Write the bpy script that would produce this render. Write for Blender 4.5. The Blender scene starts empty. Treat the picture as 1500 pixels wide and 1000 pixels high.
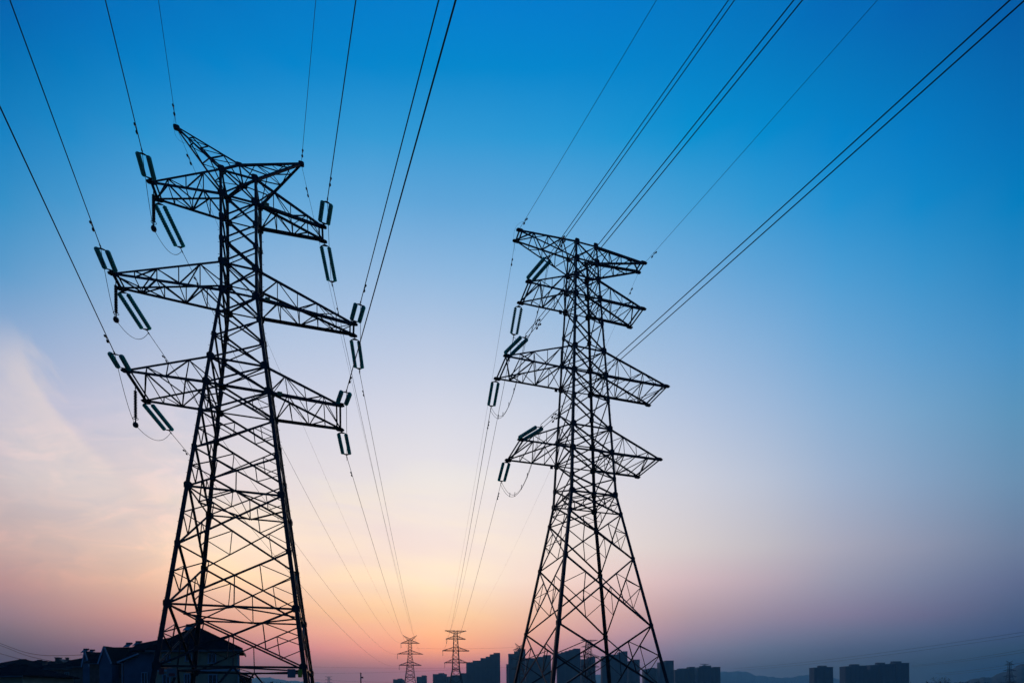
import bpy, math, random
from mathutils import Vector, Matrix
random.seed(7)
SC = bpy.context.scene
COL = SC.collection
V = Vector
H0 = 5.0                       # camera height above the ground (m)

# ------------------------------------------------------------------ camera
FPX, YH, ROLL = 760.12, 1023.17, 0.0074      # focal length / horizon of the 1500x1000 photo
cam = bpy.data.cameras.new("camera")
cam.sensor_width = 36.0
cam.lens = FPX / 1500 * 36
cam.shift_y = (YH - 500) / 1500
cam.clip_start = 0.1
cam.clip_end = 20000
co = bpy.data.objects.new("camera", cam)
COL.objects.link(co)
co.matrix_world = Matrix.Translation((0, 0, H0)) @ Matrix.Rotation(math.pi / 2, 4, 'X') @ Matrix.Rotation(-ROLL, 4, 'Z')
SC.camera = co


def at(px, py, D):
    """the point at depth D that the photo shows at pixel (px, py)"""
    dx, dy = px - 750, YH - py
    c, s = math.cos(ROLL), math.sin(ROLL)
    return V(((c * dx + s * dy) / FPX * D, D, H0 + (-s * dx + c * dy) / FPX * D))


# --------------------------------------------------------------- materials
def lin(c):
    return tuple(((v / 255) / 12.92 if v / 255 <= 0.04045 else ((v / 255 + 0.055) / 1.055) ** 2.4) for v in c)


def material(name, col, rough=0.6, metal=0.0, var=0.25, scale=3.0, spec=0.5, bump=0.0, trans=0.0, col2=None):
    m = bpy.data.materials.new(name)
    m.use_nodes = True
    nt = m.node_tree
    b = nt.nodes["Principled BSDF"]
    b.inputs["Roughness"].default_value = rough
    b.inputs["Metallic"].default_value = metal
    b.inputs["Specular IOR Level"].default_value = spec
    b.inputs["Transmission Weight"].default_value = trans
    tc = nt.nodes.new("ShaderNodeTexCoord")
    n = nt.nodes.new("ShaderNodeTexNoise")
    n.inputs["Scale"].default_value = scale
    n.inputs["Detail"].default_value = 6
    nt.links.new(tc.outputs["Object"], n.inputs["Vector"])
    r = nt.nodes.new("ShaderNodeValToRGB")
    lo = [max(0, v * (1 - var)) for v in col]
    hi = [min(1, v * (1 + var)) for v in (col2 or col)]
    r.color_ramp.elements[0].position = 0.3
    r.color_ramp.elements[1].position = 0.7
    r.color_ramp.elements[0].color = (*lo, 1)
    r.color_ramp.elements[1].color = (*hi, 1)
    nt.links.new(n.outputs["Fac"], r.inputs["Fac"])
    nt.links.new(r.outputs["Color"], b.inputs["Base Color"])
    if bump:
        bp = nt.nodes.new("ShaderNodeBump")
        bp.inputs["Strength"].default_value = bump
        nt.links.new(n.outputs["Fac"], bp.inputs["Height"])
        nt.links.new(bp.outputs["Normal"], b.inputs["Normal"])
    return m


M = dict(
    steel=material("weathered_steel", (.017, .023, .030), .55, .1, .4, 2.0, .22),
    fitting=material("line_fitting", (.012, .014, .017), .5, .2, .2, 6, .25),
    wire=material("cable", (.020, .021, .024), .6, 0, .2, 5, .2),
    glass=material("insulator_glass", (.02, .26, .27), .25, 0, .15, 5, .5, trans=.3),
    black_ins=material("dark_insulator", (.02, .018, .018), .4, 0, .2, 5),
    concrete=material("tower_block_render", (.035, .06, .085), .85, 0, .15, .12),
    concrete2=material("tower_block_bay", (.025, .045, .065), .85, 0, .15, .12),
    wall=material("house_render", (.38, .30, .19), .9, 0, .18, .8, bump=.1),
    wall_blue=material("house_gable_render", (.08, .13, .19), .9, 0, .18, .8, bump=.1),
    brick=material("house_brick", (.17, .11, .085), .9, 0, .25, 2.0, bump=.1),
    roof=material("roof_tile", (.012, .014, .02), 1.0, 0, .35, 4.0, .0, bump=.3),
    gutter=material("dark_gutter", (.07, .09, .11), .6, 0, .1, 2.0),
    trim=material("painted_trim", (.30, .38, .46), .6, 0, .1, 2.0),
    pane=material("window_pane", (.020, .026, .034), .12, 0, .1, 2.0, .5),
    tank=material("water_tank", (.05, .055, .06), .5, .2, .1, 2.0),
    leaf=material("leaves", (.030, .042, .024), .8, 0, .4, 1.5, .2),
    bark=material("bark", (.05, .04, .032), .9, 0, .3, 4.0, bump=.3),
    ground=material("soil_and_grass", (.05, .055, .035), .95, 0, .5, .25, .1, bump=.3),
    hill=material("wooded_hillside", (.05, .065, .06), .95, 0, .4, .02, .1),
    plate_white=material("sign_enamel", (.17, .175, .19), .5, 0, .1, 3),
    plate_yellow=material("sign_yellow", (.50, .42, .02), .5, 0, .1, 3),
    plate_red=material("sign_red", (.22, .03, .03), .5, 0, .1, 3),
    plate_blue=material("sign_blue", (.03, .10, .28), .5, 0, .1, 3),
    plate_ochre=material("phase_plate_paint", (.30, .20, .05), .6, 0, .2, 3),
)


# insulator glass: sky light glows through the thin green discs
gm = M["glass"]
gn = gm.node_tree
tl = gn.nodes.new("ShaderNodeBsdfTranslucent")
tl.inputs["Color"].default_value = (.03, .72, .66, 1)
gb = gn.nodes["Principled BSDF"]
mx = gn.nodes.new("ShaderNodeMixShader")
mx.inputs[0].default_value = .75
gn.links.new(gb.outputs[0], mx.inputs[1])
gn.links.new(tl.outputs[0], mx.inputs[2])
gn.links.new(mx.outputs[0], gn.nodes["Material Output"].inputs["Surface"])

# ------------------------------------------------------------ mesh builder
MEM = [1.0]                    # section multiplier for the far towers


class MB:
    k = 0

    def __init__(self):
        self.v, self.f = [], []

    def add(self, vs, fs):
        o = len(self.v)
        self.v += [tuple(p) for p in vs]
        self.f += [tuple(i + o for i in f) for f in fs]

    def prism(self, prof0, prof1):
        n = len(prof0)
        self.add(prof0 + prof1, [tuple(range(n))[::-1], tuple(range(n, 2 * n))] +
                 [(i, (i + 1) % n, n + (i + 1) % n, n + i) for i in range(n)])

    def angle(self, p, q, w, n=None, w1=None, off=True, t=None):
        """an angle-steel member from p to q; n = the face normal it lies against"""
        p, q = V(p), V(q)
        d = q - p
        if d.length < 1e-4:
            return
        d.normalize()
        n = V(n) if n is not None else V((0, 0, 1))
        n = n - d * n.dot(d)
        if n.length < 1e-3:
            n = V((0.3, 1, 0.1)) - d * V((0.3, 1, 0.1)).dot(d)
        n.normalize()
        e = n.cross(d)
        MB.k += 1
        o = n * ((MB.k % 7 - 3) * .004) if off else V((0, 0, 0))
        out = []
        for c, ww in ((p, w * MEM[0]), (q, (w1 or w) * MEM[0])):
            th = t or max(.012, ww * .16)
            prof = [(-ww / 2, 0), (ww / 2, 0), (ww / 2, th), (-ww / 2 + th, th), (-ww / 2 + th, ww), (-ww / 2, ww)]
            out.append([c + o + e * a - n * b for a, b in prof])
        self.prism(out[0], out[1])

    def bar(self, p, q, a, b=None, n=None):
        p, q = V(p), V(q)
        b = b or a
        d = (q - p).normalized()
        n = V(n) if n is not None else V((0, 0, 1))
        n = n - d * n.dot(d)
        if n.length < 1e-3:
            n = V((1, 0, 0)) - d * d.x
        n.normalize()
        e = n.cross(d)
        self.prism(*[[c + e * (x * a / 2) + n * (y * b / 2) for x, y in ((-1, -1), (1, -1), (1, 1), (-1, 1))] for c in (p, q)])

    def box(self, lo, hi):
        self.prism([V((x, y, lo[2])) for x, y in ((lo[0], lo[1]), (hi[0], lo[1]), (hi[0], hi[1]), (lo[0], hi[1]))],
                   [V((x, y, hi[2])) for x, y in ((lo[0], lo[1]), (hi[0], lo[1]), (hi[0], hi[1]), (lo[0], hi[1]))])

    def plate(self, c, u, w, a, b, t, bev=.42):
        """an eight-sided plate centred on c in the plane of u and w"""
        c, u, w = V(c), V(u).normalized(), V(w)
        w = (w - u * w.dot(u)).normalized()
        n = u.cross(w)
        k = bev
        pts = [(-1, -1 + k), (-1 + k, -1), (1 - k, -1), (1, -1 + k), (1, 1 - k), (1 - k, 1), (-1 + k, 1), (-1, 1 - k)]
        self.prism([c + u * (x * a / 2) + w * (y * b / 2) - n * t / 2 for x, y in pts],
                   [c + u * (x * a / 2) + w * (y * b / 2) + n * t / 2 for x, y in pts])

    def tube(self, pts, r, seg=6):
        pts = [V(p) for p in pts]
        rings = []
        ref = V((0.13, 0.21, 1))
        for i, p in enumerate(pts):
            d = (pts[min(i + 1, len(pts) - 1)] - pts[max(i - 1, 0)]).normalized()
            e = d.cross(ref)
            if e.length < .05:
                e = d.cross(V((1, 0, 0)))
            e.normalize()
            n = d.cross(e)
            rr = r[i] if isinstance(r, (list, tuple)) else r
            rings.append([p + e * (rr * math.cos(2 * math.pi * k / seg)) + n * (rr * math.sin(2 * math.pi * k / seg)) for k in range(seg)])
        vs = [p for g in rings for p in g]
        fs = []
        for i in range(len(pts) - 1):
            for k in range(seg):
                fs.append((i * seg + k, i * seg + (k + 1) % seg, (i + 1) * seg + (k + 1) % seg, (i + 1) * seg + k))
        fs += [tuple(range(seg))[::-1], tuple(range(len(vs) - seg, len(vs)))]
        self.add(vs, fs)

    def build(self, name, mat, parent=None, smooth=False):
        me = bpy.data.meshes.new(name)
        me.from_pydata(self.v, [], self.f)
        me.materials.append(M[mat] if isinstance(mat, str) else mat)
        if smooth:
            me.polygons.foreach_set("use_smooth", [True] * len(me.polygons))
        me.update()
        import bmesh
        bm = bmesh.new()
        bm.from_mesh(me)
        bmesh.ops.recalc_face_normals(bm, faces=bm.faces)
        bm.to_mesh(me)
        bm.free()
        o = bpy.data.objects.new(name, me)
        COL.objects.link(o)
        if parent is not None:
            o.parent = parent
        return o


def tag(o, label=None, cat=None, group=None, kind=None):
    if label:
        o["label"] = label
    if cat:
        o["category"] = cat
    if group:
        o["group"] = group
    if kind:
        o["kind"] = kind
    return o


def empty(name, loc, rz=0.0):
    o = bpy.data.objects.new(name, None)
    COL.objects.link(o)
    o.location = loc
    o.rotation_euler = (0, 0, rz)
    o.empty_display_size = .5
    return o


KIDS = {}


def kids(o):
    return [c for c in bpy.data.objects if c.parent == o]


def copy_tree(o, parent=None):
    c = o.copy()
    COL.objects.link(c)
    c.parent = parent
    for ch in kids(o):
        copy_tree(ch, c)
    return c


def lerp(a, b, t):
    return V(a) + (V(b) - V(a)) * t


# ------------------------------------------------------------------ towers
SGN = {'NL': (-1, -1), 'NR': (1, -1), 'FL': (-1, 1), 'FR': (1, 1)}
FACES = [('NL', 'NR', (0, -1, 0)), ('NR', 'FR', (1, 0, 0)), ('FR', 'FL', (0, 1, 0)), ('FL', 'NL', (-1, 0, 0))]


class Tower:
    def __init__(self, levels, w0, wk, wb, k, base_extra, legw, brw):
        # levels: top first, camera-relative heights
        self.z = [z + H0 for z in levels]
        self.k = k
        self.w0, self.wk, self.wb = w0, wk, wb
        self.nb = len(levels) - 1
        self.z += base_extra
        self.legw, self.brw = legw, brw

    def half(self, z):
        z0, zk, zb = self.z[0], self.z[self.k], self.z[self.nb]
        if z >= zk:
            return self.w0 + (self.wk - self.w0) * (z - z0) / (zk - z0)
        return self.wk + (self.wb - self.wk) * (z - zk) / (zb - zk)

    def node(self, i, c):
        z = self.z[i] if isinstance(i, int) else i
        q = self.half(z)
        a, b = SGN[c]
        return V((a * q, b * q, z))

    def lw(self, z):
        return self.legw[0] + (self.legw[1] - self.legw[0]) * (z / self.z[0])

    def bw(self, z):
        return self.brw[0] + (self.brw[1] - self.brw[0]) * (z / self.z[0])


def build_tower(T, root, redundant_from, rings, dia, bolts):
    n = len(T.z)
    # legs
    for c in SGN:
        a, b = SGN[c]
        mb = MB()
        zs = sorted(set([T.z[0], T.z[T.k]] + [T.z[-1]]), reverse=True)
        for i in range(len(zs) - 1):
            p, q = T.node(zs[i], c), T.node(zs[i + 1], c)
            d = (p - q).normalized()
            prof = []
            for pt in (q, p):
                w = T.lw(pt.z) * MEM[0]
                th = w * .14
                ex = V((-a, 0, 0))
                ey = V((0, -b, 0))
                pr = [(0, 0), (w, 0), (w, th), (th, th), (th, w), (0, w)]
                prof.append([pt + ex * (x - w * .42) + ey * (y - w * .42) for x, y in pr])
            mb.prism(prof[0], prof[1])
        gp = mb
        for i in range(n):
            p = T.node(i, c)
            if p.z < .3:
                continue
            big = i in rings
            s = (.52 if big else .36) * (1.0 if i else .9)
            w = T.lw(p.z)
            for nx in (0, 1):
                u = V((-a, 0, 0)) if nx == 0 else V((0, -b, 0))
                nn = V((0, b, 0)) if nx == 0 else V((a, 0, 0))
                gp.plate(p + u * (w * .1 + s * .10) + nn * (w * .42 + .012), u, V((0, 0, 1)), s, s * (1.05 if big else 1.2), .02)
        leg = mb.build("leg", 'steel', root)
        if c in bolts and MEM[0] == 1:
            sb = MB()
            z = T.z[0] - .5
            k = 0
            while z > 3:
                p = T.node(z, c)
                u = V((a, 0, 0)) if k % 2 else V((0, b, 0))
                sb.bar(p, p + u * .19, .016)
                sb.bar(p + u * .18, p + u * .20, .035)
                z -= .45
                k += 1
            o = sb.build("step_bolts", 'steel', leg)
            o["kind"] = "stuff"
    # face bracing, one panel at a time
    for c0, c1, nn in FACES:
        nn = V(nn)
        for i in range(n - 1):
            mb = MB()
            A0, A1, B0, B1 = T.node(i, c0), T.node(i, c1), T.node(i + 1, c0), T.node(i + 1, c1)
            w = T.bw(.5 * (A0.z + B0.z))
            last = (i == n - 2)
            if last:
                mid = (A0 + A1) / 2
                mb.angle(mid, B0, w, nn)
                mb.angle(mid, B1, w, nn)
                for (A, B) in ((A0, B0), (A1, B1)):
                    mb.angle(lerp(A, B, .45), lerp(mid, B, .45), .07, nn)
                    mb.angle(lerp(A, B, .45), lerp(mid, B, .8), .07, nn)
            else:
                mb.angle(A0 + nn * .02, B1 + nn * .02, w * (.82 if T is TL else 1), nn)
                mb.angle(A1 - nn * .03, B0 - nn * .03, w * (1.15 if T is TL else 1), nn)
                s = A0.x - A1.x, A0.y - A1.y
                if i >= redundant_from:
                    la, lb = (A1 - A0).length, (B1 - B0).length
                    t = la / (la + lb)
                    X = lerp(A0, B1, t)
                    for (A, B) in ((A0, B0), (A1, B1)):
                        Mi = lerp(A, B, t)
                        P = lerp(A, X, .55)
                        Q = lerp(B, X, .55)
                        rw = .065 if B0.z > 9 else .075
                        mb.angle(Mi, P, rw, nn)
                        mb.angle(Mi, Q, rw, nn)
                        mb.angle(P, Q, rw, nn)
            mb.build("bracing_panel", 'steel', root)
    # horizontal rings and plan bracing
    for i in rings:
        mb = MB()
        P = [T.node(i, c) for c in ('NL', 'NR', 'FR', 'FL')]
        w = T.bw(P[0].z) * (1.05 if i in dia else 1.0)
        for j in range(4):
            mb.angle(P[j], P[(j + 1) % 4], w, FACES[j][2])
        if i in dia:
            mid = [(P[j] + P[(j + 1) % 4]) / 2 for j in range(4)]
            for j in range(4):
                mb.angle(mid[j], mid[(j + 1) % 4], w * .8, (0, 0, 1))
            mb.angle(mid[0], mid[2], .06, (0, 0, 1))
            # hangers from the crossing of the panel above down to the ring
            if i >= 1 and i >= redundant_from:
                for j in range(4):
                    c0, c1, nn = FACES[j]
                    A0, A1 = T.node(i - 1, c0), T.node(i - 1, c1)
                    B0, B1 = T.node(i, c0), T.node(i, c1)
                    la, lb = (A1 - A0).length, (B1 - B0).length
                    X = lerp(A0, B1, la / (la + lb))
                    mb.angle(X, (B0 + B1) / 2, .075, nn)
        else:
            mb.angle(P[0], P[2], w * .6, (0, 0, 1))
            mb.angle(P[1] - V((0, 0, .03)), P[3] - V((0, 0, .03)), w * .6, (0, 0, 1))
        mb.build("ring_frame", 'steel', root)


def build_arm(T, root, side, up, low, L, g, h, n, cw=.16, name="crossarm"):
    s = -1 if side == 'L' else 1
    zt = T.z[low] + h
    tip = {'N': V((s * L, -g, zt)), 'F': V((s * L, g, zt))}
    lo = {q: T.node(low, q + side) for q in 'NF'}
    hi = {q: T.node(up, q + side) for q in 'NF'}
    mb = MB()
    for q, y in (('N', -1), ('F', 1)):
        mb.angle(lo[q], tip[q], cw * 1.15, (0, y, 0), cw)
        mb.angle(hi[q], tip[q], cw * .85, (0, y, 0), cw * .75)
    mb.angle(tip['N'], tip['F'], cw * .9, (s, 0, 0))
    mb.angle(tip['N'] - V((s * .34, 0, 0)), tip['F'] - V((s * .34, 0, 0)), cw * .7, (0, 0, -1))
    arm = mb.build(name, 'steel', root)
    for q, y in (('N', -1), ('F', 1)):
        ep = MB()
        ep.plate(tip[q] + V((-s * .12, y * .02, 0)), (1, 0, 0), (0, 0, 1), .62, .34, .03)
        ep.plate(tip[q] + V((0, 0, -.02)), (1, 0, 0), (0, 1, 0), .5, .34, .025)
        ep.build("end_plate", 'steel', arm)
    lw = .07
    for q, y in (('N', -1), ('F', 1)):
        mb = MB()
        for i in range(1, n):
            a, b = lerp(lo[q], tip[q], i / n), lerp(hi[q], tip[q], i / n)
            mb.angle(a, b, lw * .85, (0, y, 0))
            if i % 2:
                mb.angle(lerp(lo[q], tip[q], (i - 1) / n), b, lw, (0, y, 0))
                mb.angle(lerp(lo[q], tip[q], (i + 1) / n), b, lw, (0, y, 0))
        if n % 2:
            mb.angle(lerp(hi[q], tip[q], (n - 1) / n), lerp(lo[q], tip[q], (n - 2) / n), lw, (0, y, 0))
        mb.build("lacing", 'steel', arm)
    for z_, ends, wd in ((-1, lo, lw * 1.25), (1, hi, lw * .9)):
        mb = MB()
        for i in range(n):
            q0, q1 = ('N', 'F') if i % 2 else ('F', 'N')
            mb.angle(lerp(ends[q0], tip[q0], i / n), lerp(ends[q1], tip[q1], (i + 1) / n), wd, (0, 0, z_))
            if i and z_ < 0:
                mb.angle(lerp(ends['N'], tip['N'], i / n), lerp(ends['F'], tip['F'], i / n), wd * .8, (0, 0, z_))
        mb.build("lacing", 'steel', arm)
    return arm


LZ = [39.4434, 37.6454, 35.9515, 34.284, 32.5871, 30.4715, 28.6297, 26.7584, 24.9935, 22.9854, 20.7006, 17.9215, 15.0245, 10.8, 6.5954, 2.3668]
TL = Tower(LZ, 1.1889, 1.1994, 4.5685, 5, [0.0], (.33, .18), (.14, .10))
RZ = [42.902, 41.2914, 39.6454, 37.8024, 35.3122, 32.7105, 30.3944, 27.9005, 25.2486, 22.9759, 20.4761, 18.9507, 17.044, 12.7538, 6.5192]
TR = Tower(RZ, 1.0167, 2.2312, 4.5058, 11, [.4 + H0, 0.0], (.34, .165), (.155, .092))

XL, YL, YAWL = -20.5758, 40.0, .3159
XR, YR, YAWR = 7.0493, 50.0, .2896
left = empty("lattice_tower", (XL, YL, 0), YAWL)
tag(left, "tall dark lattice tower at left with two slanting horns on top", "pylon")
right = empty("lattice_tower", (XR, YR, 0), YAWR)
tag(right, "tall dark lattice tower right of centre with a flat top arm", "pylon")

ARML = [(0, 1, 5.8204, 5.9638, .6804, -.0749, 4), (4, 5, 8.2007, 8.2783, .6911, -.1206, 5), (8, 9, 7.0494, 7.1998, 1.911, -.0335, 4)]
ARMR = [(1, 0, 6.5413, 6.4907, .5824, .0498, 4), (2, 3, 5.9338, 5.9265, 1.2981, -.0162, 4), (5, 6, 8.1897, 8.2273, 1.6924, .0203, 5), (8, 9, 7.0574, 7.1358, 2.0668, .0007, 4)]


def left_tower(root):
    build_tower(TL, root, 9, {0, 1, 4, 5, 8, 9, 12, 14, 15}, {12, 14, 15}, ('NL', 'FR'))
    for up, low, la, lb, g, h, n in ARML:
        build_arm(TL, root, 'L', up, low, la, g, h, n, .17)
        build_arm(TL, root, 'R', up, low, lb, g, h, n, .17)
    ap = {'N': V((0, -.8606, 40.4791 + H0)), 'F': V((0, .8606, 40.4791 + H0))}
    for side, s, L in (('L', -1, 4.3088), ('R', 1, 4.3166)):
        tip = V((s * L, 0, 42.7081 + H0))
        lo = {q: TL.node(0, q + side) for q in 'NF'}
        mb = MB()
        for q, y in (('N', -1), ('F', 1)):
            tq = tip + V((0, y * .09, 0))
            mb.angle(lo[q], tq, .15, (0, y, 0), .11)
            mb.angle(ap[q], tq, .13, (0, y, 0), .10)
            mb.angle(lo[q], ap[q], .12, (0, y, 0))
        peak = mb.build("earth_wire_peak", 'steel', root)
        ep = MB()
        ep.plate(tip, (1, 0, 0), (0, 0, 1), .42, .30, .2)
        ep.build("end_plate", 'steel', peak)
        n = 4
        for q, y in (('N', -1), ('F', 1)):
            mb = MB()
            for i in range(1, n):
                a, b = lerp(lo[q], tip, i / n), lerp(ap[q], tip, i / n)
                mb.angle(a, b, .055, (0, y, 0))
                mb.angle(lerp(ap[q], tip, (i - 1) / n), a, .055, (0, y, 0))
            mb.build("lacing", 'steel', peak)
        for ends, z_ in ((lo, -1), (ap, 1)):
            mb = MB()
            for i in range(n - 1):
                q0, q1 = ('N', 'F') if i % 2 else ('F', 'N')
                mb.angle(lerp(ends[q0], tip, i / n), lerp(ends[q1], tip, (i + 1) / n), .06, (0, 0, z_))
            mb.build("lacing", 'steel', peak)
    mb = MB()
    mb.angle(ap['N'], ap['F'], .12, (0, 0, 1))
    mb.plate(ap['N'], (1, 0, 0), (0, 0, 1), .5, .35, .02)
    mb.plate(ap['F'], (1, 0, 0), (0, 0, 1), .6, .45, .02)
    mb.build("ridge_strut", 'steel', root)


def right_tower(root):
    build_tower(TR, root, 11, {0, 1, 2, 3, 5, 6, 8, 9, 11}, {11}, ('NR',))
    for up, low, la, lb, g, h, n in ARMR:
        build_arm(TR, root, 'L', up, low, la, g, h, n, .16)
        build_arm(TR, root, 'R', up, low, lb, g, h, n, .16)


left_tower(left)
right_tower(right)

# more towers of the same two kinds, far away
# (source, pixel x of the axis, depth, yaw, size, ground offset, label)
MEM[0] = 1.4
far_l = empty("lattice_tower", (0, 0, 0))
far_r = empty("lattice_tower", (0, 0, 0))
left_tower(far_l)
right_tower(far_r)
MEM[0] = 1.0
FAR = [
    (left, 601, 345, .17, 1.0, "distant two-horned lattice tower on the orange horizon, leftmost of the distant pair", 'FL'),
    (right, 668, 325, .20, 1.0, "distant flat-topped lattice tower on the orange horizon left of the dark blocks", 'FR'),
    (left, 761, 410, .75, 1.02, "distant two-horned lattice tower half hidden by the near right tower's left leg", None),
    (right, 863.5, 420, .25, 1.09, "distant flat-topped lattice tower seen between the legs of the near right tower", None),
    (right, 1032.5, 1120, .2, 1.62, "tiny flat-topped lattice tower rising above the right twin apartment block's roof", None),
    (right, 481.5, 1300, .5, 1.35, "tiny pale lattice tower on the pink horizon right of the near left tower's foot", None),
    (left, 1479, 640, .1, 1.0, "tiny two-horned lattice tower before the hill at the far right", None),
]
FT = {}
USED = set()
for src, px, D, yaw, s, lab, key in FAR:
    proto = far_l if src is left else far_r
    c = proto if proto.name not in USED else copy_tree(proto)
    USED.add(proto.name)
    p = at(px, 1000, D)
    c.location = (p.x, D, 0)
    c.rotation_euler = (0, 0, yaw)
    c.scale = (s, s, s)
    tag(c, lab, "pylon", "lattice towers in the distance")
    if key:
        FT[key] = (p.x, D, yaw, s)


def to_world(X, Y, yaw, s, p):
    c, sn = math.cos(yaw), math.sin(yaw)
    return V((X + s * (p.x * c - p.y * sn), Y + s * (p.x * sn + p.y * c), s * p.z))


def tip_of(which, arm, side, nf):
    s = -1 if side == 'L' else 1
    y = -1 if nf == 'N' else 1
    if which == 'L':
        if arm == 3:
            return V((s * (4.3088 if s < 0 else 4.3166), 0, 42.7081 + H0))
        up, low, la, lb, g, h, n = ARML[arm]
        return V((s * (la if s < 0 else lb), y * g, TL.z[low] + h))
    up, low, la, lb, g, h, n = ARMR[arm]
    return V((s * (la if s < 0 else lb), y * g, TR.z[low] + h))


# -------------------------------------------------------- strings and wires
def disc_profile(mb, p, d, n, pitch, r):
    """a string of n cap-and-pin discs from p along d"""
    pts, rad = [], []
    for i in range(n):
        b = i * pitch
        for dz, rr in ((.0, .05), (.045, .08), (.058, r * .6), (.082, r), (.094, r), (.100, r * .5), (.108, .05)):
            pts.append(p + d * (b + dz * pitch / .146))
            rad.append(rr)
    pts.append(p + d * (n * pitch))
    rad.append(.04)
    # straight core: build rings by hand so that steep radius changes stay clean
    e = d.cross(V((0.13, 0.21, 1))).normalized()
    nn = d.cross(e)
    seg = 12
    vs = []
    for q, rr in zip(pts, rad):
        vs += [q + e * (rr * math.cos(2 * math.pi * k / seg)) + nn * (rr * math.sin(2 * math.pi * k / seg)) for k in range(seg)]
    fs = []
    for i in range(len(pts) - 1):
        for k in range(seg):
            fs.append((i * seg + k, i * seg + (k + 1) % seg, (i + 1) * seg + (k + 1) % seg, (i + 1) * seg + k))
    fs += [tuple(range(seg))[::-1], tuple(range(len(vs) - seg, len(vs)))]
    mb.add(vs, fs)


def tension_set(P0, P1, spread, r, label, group):
    """double tension insulator set between arm tip P0 and conductor clamp P1"""
    d = (P1 - P0)
    Ltot = d.length
    d.normalize()
    e = d.cross(V((0, 0, 1))).normalized()
    root = empty("insulator_set", P0)
    tag(root, label, "insulator", group)
    O = V((0, 0, 0))
    lk = MB()
    lk.tube([O, d * .22, d * .36], [.035, .03, .045], 6)
    lk.build("link", 'fitting', root)
    y0, y1 = .36, Ltot - .30
    for yy in (y0, y1):
        ym = MB()
        sg = 1 if yy == y0 else -1
        ym.prism([d * (yy - .09 * sg) - e * .07, d * (yy + .07 * sg) - e * (spread / 2 + .06), d * (yy + .07 * sg) + e * (spread / 2 + .06), d * (yy - .09 * sg) + e * .07],
                 [q + e.cross(d) * .03 for q in (d * (yy - .09 * sg) - e * .07, d * (yy + .07 * sg) - e * (spread / 2 + .06), d * (yy + .07 * sg) + e * (spread / 2 + .06), d * (yy - .09 * sg) + e * .07)])
        ym.build("yoke_plate", 'fitting', root)
    Ls = y1 - y0 - .2
    n = max(7, int(round(Ls / .185)))
    for s in (-1, 1):
        mb = MB()
        disc_profile(mb, d * (y0 + .1) + e * (s * spread / 2), d, n, Ls / n, r)
        gs = mb.build("insulator_string", 'glass', root, smooth=True)
        cr = MB()
        base = d * (y0 + .1) + e * (s * spread / 2)
        pts, rd = [], []
        for i in range(n):
            for q_, rr in ((.0, .04), (.05, .062), (.5, .062), (.6, .03)):
                pts.append(base + d * ((i + q_) * Ls / n))
                rd.append(rr)
        cr.tube(pts, rd, 7)
        cr.build("cap_and_pin", 'fitting', gs)
    cl = MB()
    cl.tube([d * y1, d * (Ltot - .12), d * Ltot, d * (Ltot + .18)], [.04, .03, .05, .04], 6)
    cl.build("clamp", 'fitting', root)
    return root


def damper(p, d, parent, origin):
    """a stockbridge damper hung under the wire at p"""
    mb = MB()
    p = p - origin
    dn = V((0, 0, -1))
    mb.tube([p, p + dn * .16], .035, 5)
    c = p + dn * .16
    mb.tube([c - d * .3, c, c + d * .3], .02, 5)
    for s in (-1, 1):
        mb.tube([c + d * (s * .2) + dn * .02, c + d * (s * .3) + dn * .05, c + d * (s * .38) + dn * .05], [.06, .075, .05], 6)
    mb.build("vibration_damper", 'fitting', parent)


def wire(name, pts, r, label, cat, group=None, dampers=(), spacer=0):
    o0 = pts[0]
    mb = MB()
    mb.tube([p - o0 for p in pts], r, 6)
    o = mb.build(name, 'wire', None, smooth=True)
    o.location = o0
    tag(o, label, cat, group)
    if spacer:
        for t in (.3, .45, .6, .75):
            p = pts[int(t * (len(pts) - 1))] - o0
            sp = MB()
            sp.tube([p - V((0, 0, .04)), p, p + V((0, 0, .2)), p + V((.02, 0, .36))], [.03, .035, .02, .035], 6)
            sp.build("spacer", 'fitting', o)
    for dist in dampers:
        acc = 0
        for a, b in zip(pts, pts[1:]):
            l = (b - a).length
            if acc + l >= dist:
                damper(lerp(a, b, (dist - acc) / l), (b - a).normalized(), o, o0)
                break
            acc += l
    return o


def near_path(P, phi, slope, length=110, curv=None):
    h = V((math.sin(phi), -math.cos(phi), 0))
    c = (slope if slope > .03 else .03) / 300
    if slope < .03:
        slope2 = slope
    out = []
    n = 60
    for i in range(n + 1):
        t = length * (i / n) ** 1.6
        out.append(P + h * t + V((0, 0, -slope * t + c * t * t)))
    return out


def span_path(P, Q, sag, n=70):
    out = []
    for i in range(n + 1):
        t = i / n
        out.append(lerp(P, Q, t) - V((0, 0, 4 * sag * t * (1 - t))))
    return out


PHI_L, PHI_R = .44613, .42355
# id, tower, arm, side, string slope, wire slope
NEAR = [
    ('L', 0, 'L', .161, .092, "top left"), ('L', 1, 'L', .112, .019, "middle left"), ('L', 2, 'L', .164, .050, "bottom left"),
    ('L', 0, 'R', .113, .095, "top right"), ('L', 1, 'R', .085, .044, "middle right"), ('L', 2, 'R', .144, .027, "bottom right"),
    ('R', 1, 'L', .229, .112, "upper left"), ('R', 2, 'L', .215, .110, "middle left"), ('R', 3, 'L', .202, .074, "lower left"),
]
FARS = {('L', 0, 'L'): (4.0, .12), ('L', 1, 'L'): (3.94, .14), ('L', 2, 'L'): (4.0, .10), ('L', 0, 'R'): (3.76, .18), ('L', 1, 'R'): (3.36, .32),
        ('L', 2, 'R'): (3.10, .33), ('R', 1, 'L'): (3.32, .39), ('R', 2, 'L'): (3.56, .28), ('R', 3, 'L'): (3.58, .22)}
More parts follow.
